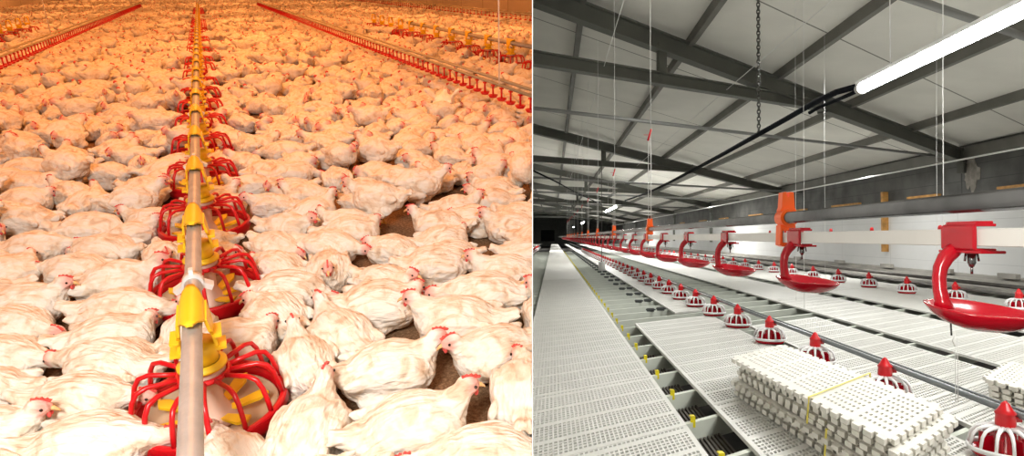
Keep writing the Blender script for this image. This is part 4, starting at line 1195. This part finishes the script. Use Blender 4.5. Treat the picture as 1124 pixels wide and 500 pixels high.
# high thin rail of red nipples by the wall
bm = bmesh.new(); hz = -0.0; LZ = 4.2
tube(bm, [RP(LZ, 1, 0.07), RP(LZ, 20, 0.07), RP(LZ, 80, 0.07)], 0.012, 8)
o = obj('nipple_tube', bm, M['darkmetal'], None, MR); tag(o, 'thin dark tube of the second drinker line seen between the two pipes', 'tube'); SIDE[o] = 'R'
nb = None
for k, px in enumerate((1032, 957, 912, 880.5, 862, 845)):
    Y = LZ * F / (px - 607)
    bm = bmesh.new(); tube(bm, [(0, 0, 0.01), (0, 0, 0.05), (0, 0, 0.06)], 0, 8, True, 0, [0.026, 0.02, 0.008])
    o = obj('water_nipple', bm, M['red'], None, RM(LZ, Y, 0.07)); tag(o, f'small red cap on the thin dark tube, {ORD[k]} from the frame edge', 'cap', 'red caps on the thin tube'); SIDE[o] = 'R'
# white hanging canister
bm = bmesh.new(); p = RF(660.5, 298, -H); 
lathe(bm, [(0, 0.035), (0.105, 0.035), (0.10, 0.14), (0.088, 0.26), (0.085, 0.28), (0, 0.29)], 20); 
t = thing('weigh_canister', 'white canister hung on a thin dark rod above the panel strip', 'canister', MR @ Matrix.Translation(p)); SIDE[t] = 'R'
obj('canister_body', bm, M['white'], t); bm = bmesh.new(); tube(bm, [(0, 0, 0.28), (0, 0, 3.6)], 0.010, 6); obj('rod', bm, M['darkmetal'], t)

# ---------------- stacks of spare panels
def stack_panel_mesh(w, ln, seed, sh=0.0):
    """a ribbed slat panel with thick knuckled edges, local x across, y along"""
    r_ = random.Random(seed); bm = bmesh.new(); th = 0.030
    na = int(w / 0.026); nb = int(ln / 0.034); pa = w / na; pb = ln / nb
    cache = {}
    def gv(a, b, z=0):
        k = (round(a, 5), round(b, 5), z)
        if k not in cache: cache[k] = bm.verts.new((a, b, z + th))
        return cache[k]
    for i in range(na):
        for j in range(nb):
            a0, a1, b0, b1 = i * pa, (i + 1) * pa, j * pb, (j + 1) * pb
            if i in (0, na - 1) or j in (0, nb - 1) or j % 9 == 8 or i % 2:
                if i % 2 or i in (0, na - 1) or j in (0, nb - 1) or j % 9 == 8:
                    bm.faces.new([gv(a0, b0), gv(a1, b0), gv(a1, b1), gv(a0, b1)]); continue
            m1 = pa * 0.08; m2 = pb * 0.26
            O = [gv(a0, b0), gv(a1, b0), gv(a1, b1), gv(a0, b1)]
            I = [bm.verts.new((a, b, th)) for a, b in ((a0 + m1, b0 + m2), (a1 - m1, b0 + m2), (a1 - m1, b1 - m2), (a0 + m1, b1 - m2))]
            D = [bm.verts.new(v.co - Vector((0, 0, 0.014))) for v in I]
            for k in range(4):
                bm.faces.new((O[k], O[(k + 1) % 4], I[(k + 1) % 4], I[k])); bm.faces.new((I[k], I[(k + 1) % 4], D[(k + 1) % 4], D[k]))
            bm.faces.new(D)
    # rim and base
    bx(bm, (w / 2, ln / 2, th - 0.008), (w, ln, 0.0)) if False else None
    for (x0, y0, x1, y1) in ((0, 0, w, 0), (w, 0, w, ln), (w, ln, 0, ln), (0, ln, 0, 0)):
        bm.faces.new([bm.verts.new((x0, y0, th)), bm.verts.new((x1, y1, th)), bm.verts.new((x1, y1, th - 0.011)), bm.verts.new((x0, y0, th - 0.011))])
    # knuckles standing out along the long edges, ribs below
    nk = int(ln / 0.085)
    for k in range(nk):
        y = (k + 0.5) * ln / nk
        for s, x in ((-1, 0.0), (1, w)):
            bx(bm, (x + s * 0.010, y, th - 0.012), (0.034, 0.058, 0.023))
            bx(bm, (x + s * -0.004, y + 0.02, th - 0.020), (0.02, 0.02, 0.020))
    for k in range(9):
        y = (k + 0.5) * ln / 9; bx(bm, (w / 2, y, 0.010), (w - 0.02, 0.014, 0.020))
    nk = int(w / 0.06)
    for k in range(nk):
        x = (k + 0.5) * w / nk
        for s, y in ((-1, 0.0), (1, ln)):
            bx(bm, (x, y + s * 0.008, th - 0.012), (0.042, 0.03, 0.022)); bx(bm, (x, y, 0.010), (0.012, 0.02, 0.02))
    bmesh.ops.bevel(bm, geom=[], offset=0.001) if False else None
    for v in bm.verts: v.co.y += sh * v.co.x
    me = bpy.data.meshes.new('stacked_panel'); bm.to_mesh(me); bm.free(); me.materials.append(M['slat2']); return me
def make_stack(org, vlong, vright, n, h0, label_place, grp, strap_at, seed, extra_tilt=True):
    """org: near inner bottom corner"""
    ln = vlong.length; yl = vlong.normalized(); w = abs(vright.cross(yl).z); 
    ang = math.atan2(yl.y, yl.x) - PI / 2
    sh = vright.dot(yl) / w         # shear of the outline
    mes = [stack_panel_mesh(w, ln, seed, sh)]; S = Matrix.Identity(4)
    r_ = random.Random(seed); th = 0.0335
    for k in range(n):
        jx, jy = r_.uniform(-0.018, 0.018), r_.uniform(-0.035, 0.035); ja = r_.uniform(-0.014, 0.014)
        mw = MR @ Matrix.Translation(org + Vector((0, 0, h0 + k * th))) @ Matrix.Rotation(ang + ja, 4, 'Z') @ S @ Matrix.Translation((jx, jy, 0))
        o = bpy.data.objects.new('stacked_panel', mes[0]); COL.objects.link(o); o.matrix_world = mw
        pos = 'topmost' if k == n - 1 else 'lowest' if k == 0 else f'{ORD[k]} from the bottom'
        tag(o, f'spare ivory slat panel in {label_place}, {pos}', 'floor panel', grp); SIDE[o] = 'R'
    top = h0 + n * th
    for q, (fr_, z0, z1) in enumerate(strap_at):
        bm = bmesh.new(); a = Vector((-0.050, fr_ * ln, h0 + z0 * n * th)); b = Vector((-0.034, fr_ * ln, h0 + z1 * n * th + 0.006)); c = Vector((w + 0.050, fr_ * ln, b.z)); d = Vector((w + .050, fr_ * ln, a.z))
        for p_, q_ in ((a, b), (b, c), (c, d)):
            dd = (q_ - p_).normalized(); prism(bm, rect(0.014, 0.002), p_ + Vector((0, sh * p_.x, 0)), q_ + Vector((0, sh * q_.x, 0)), Vector((0, 1, 0)), dd.cross(Vector((0, 1, 0))))
        o = obj('packing_strap', bm, M['strap'], None, MR @ Matrix.Translation(org) @ Matrix.Rotation(ang, 4, 'Z') @ S)
        tag(o, f'yellow plastic strap around {"the upper" if q == 0 else "the lower"} panels of {label_place}', 'strap'); SIDE[o] = 'R'
s0 = RP(1.305, 2.40); far_ = RP(1.19, 4.05); rt = RP(1.79, 2.86)
make_stack(Vector((s0.x, s0.y, -H)), far_ - s0, rt - s0, 7, 0.003, 'the larger stack', 'panels of the larger stack', [(0.40, 0.5, 1.0), (0.30, 0.0, 0.55)], 5)
q = RF(1064, 430, -H); q0 = LYZ(q)
s2 = RP(2.72, 2.35); far2 = RP(2.60, 3.80); rt2 = RP(3.22, 2.82)
make_stack(Vector((s2.x, s2.y, -H)), far2 - s2, rt2 - s2, 5, 0.003, 'the smaller stack at the frame edge', 'panels of the smaller stack', [(0.55, 0.0, 1.0)], 9)

# ================================================================ added partition between the two houses, also keeps their light apart
def camP(px, up_, z):     # camera space -> world
    x = (px - CX) / F * z
    return Vector((x, z * math.cos(TH) + up_ * math.sin(TH), CAM_H - z * math.sin(TH) + up_ * math.cos(TH)))
bm = bmesh.new()
E0, E1, zn, zf = SPLIT - 0.3, SPLIT + 0.3, 0.12, 110.0
A = []
for z, hh in ((zn, 1.6), (3.0, 9.0), (zf, 75.0)):
    A.append([bm.verts.new(camP(E0, hh, z)), bm.verts.new(camP(E1, hh, z)), bm.verts.new(camP(E1, -hh, z)), bm.verts.new(camP(E0, -hh, z))])
for i in range(2):
    for k in range(4): bm.faces.new((A[i][k], A[i][(k + 1) % 4], A[i + 1][(k + 1) % 4], A[i + 1][k]))
bm.faces.new(A[0]); bm.faces.new(A[2][::-1])
part = struct('wall_added_partition', bm, mat('partition_paint', (0.72, 0.70, 0.66), 0.8, var=0.05), ML)

# cut everything at the partition so neither house pokes into the other
nC = Matrix.Rotation(-TH, 3, 'X')
def plane(px):
    n = Vector((1, -(px - CX) / F, 0)).normalized()   # camera frame (right, forward, up)
    return nC @ n
PL_L, PL_R = plane(E0 - 0.12), plane(E1 + 0.12); ORG = Vector((0, 0, CAM_H))
def all_meshes(o):
    out = [o] if o.type == 'MESH' else []
    for c in o.children: out += all_meshes(c)
    return out
bpy.context.view_layer.update()
gone = []
def clip_obj(o, n, keep_neg):
    mw = o.matrix_world; s = [(mw @ Vector(c) - ORG).dot(n) for c in o.bound_box]
    if keep_neg: s = [-x for x in s]
    if min(s) >= 0: return True
    if max(s) <= 0: return False
    me = o.data.copy(); bm = bmesh.new(); bm.from_mesh(me); inv = mw.inverted()
    co = inv @ ORG; no = (mw.to_3x3().transposed() @ n).normalized()
    fill = len(bm.faces) < 20000 and o.name.split('.')[0] not in ('slat_panel', 'far_flock')
    r = bmesh.ops.bisect_plane(bm, geom=bm.verts[:] + bm.edges[:] + bm.faces[:], plane_co=co, plane_no=no, clear_outer=keep_neg, clear_inner=not keep_neg)
    if fill:
        ed = [e for e in r['geom_cut'] if isinstance(e, bmesh.types.BMEdge)]
        try: bmesh.ops.triangle_fill(bm, use_beauty=True, edges=ed) if False else bmesh.ops.holes_fill(bm, edges=ed, sides=0)
        except Exception: pass
    ok = len(bm.faces) > 0
    bm.to_mesh(me); bm.free(); o.data = me
    return ok
for root, side in list(SIDE.items()):
    n = PL_L if side == 'L' else PL_R
    ms = all_meshes(root); kept = 0; dead = []
    for m_ in ms:
        if clip_obj(m_, n, side == 'L'): kept += 1
        else: dead.append(m_)
    if kept == 0:
        for c in ms: bpy.data.objects.remove(c)
        try:
            if root.type == 'EMPTY': bpy.data.objects.remove(root)
        except ReferenceError: pass
    else:
        for c in dead:
            if c != root: bpy.data.objects.remove(c)
            else: bpy.data.objects.remove(c)

# ================================================================ light
def area(loc, size, power, col, tgt=None, sy=None, name='lamp'):
    d = bpy.data.lights.new(name, 'AREA'); d.energy = power; d.color = col; d.size = size
    if sy: d.shape = 'RECTANGLE'; d.size_y = sy
    o = bpy.data.objects.new(name, d); COL.objects.link(o); o.location = loc
    if tgt is not None: o.rotation_euler = (Vector(tgt) - Vector(loc)).to_track_quat('-Z', 'Y').to_euler()
    return o
WARM = (1.0, 0.37, 0.10)
for d in (4.8, 8.5, 12.5, 18, 25, 33, 41):
    for a in (-4.5, 0.5, 5.5):
        p = LW(a, d, 3.0)
        if (p - ORG).dot(PL_L) > -0.5: continue
        l = area(p, 1.6, (80, 88)[d > 6] if d < 10 else 105, WARM, p - Vector((0, 0, 1))); l.visible_camera = True
# photographer's flash, close beside the lens on the flock side
fl = area(Vector((-0.55, -0.35, 1.95)), 0.5, 84, (1.0, 0.94, 0.86), LP(330, 330), name='flash')
# hall: added fill lights without fixtures, over the photographer and along the hall
for (L_, Y_, h_, pw, sz) in ((3.2, 1.0, 2.3, 70, 2.5), (6.5, 6, 1.7, 60, 2.5), (3.0, 8.5, 2.35, 60, 2.5), (6.5, 16, 1.7, 60, 3), (2.5, 22, 2.4, 80, 3), (6.0, 32, 1.8, 90, 4), (2.0, 46, 2.2, 120, 4), (5, 62, 2.0, 140, 5), (3, 82, 2, 140, 5)):
    loc = MR @ RP(L_, Y_, h_); tg = MR @ RP(L_, Y_, h_ - 1)
    l = area(loc, sz, pw * (2.2 if Y_ < 30 else 4.5), (1.0, 0.99, 0.95), tg, 0.15)  # added fill light, only its default object name says otherwise
wd = bpy.data.worlds.new('world'); sc.world = wd; wd.use_nodes = True
wd.node_tree.nodes['Background'].inputs[0].default_value = (1, 0.90, 0.76, 1); wd.node_tree.nodes['Background'].inputs[1].default_value = 0.5
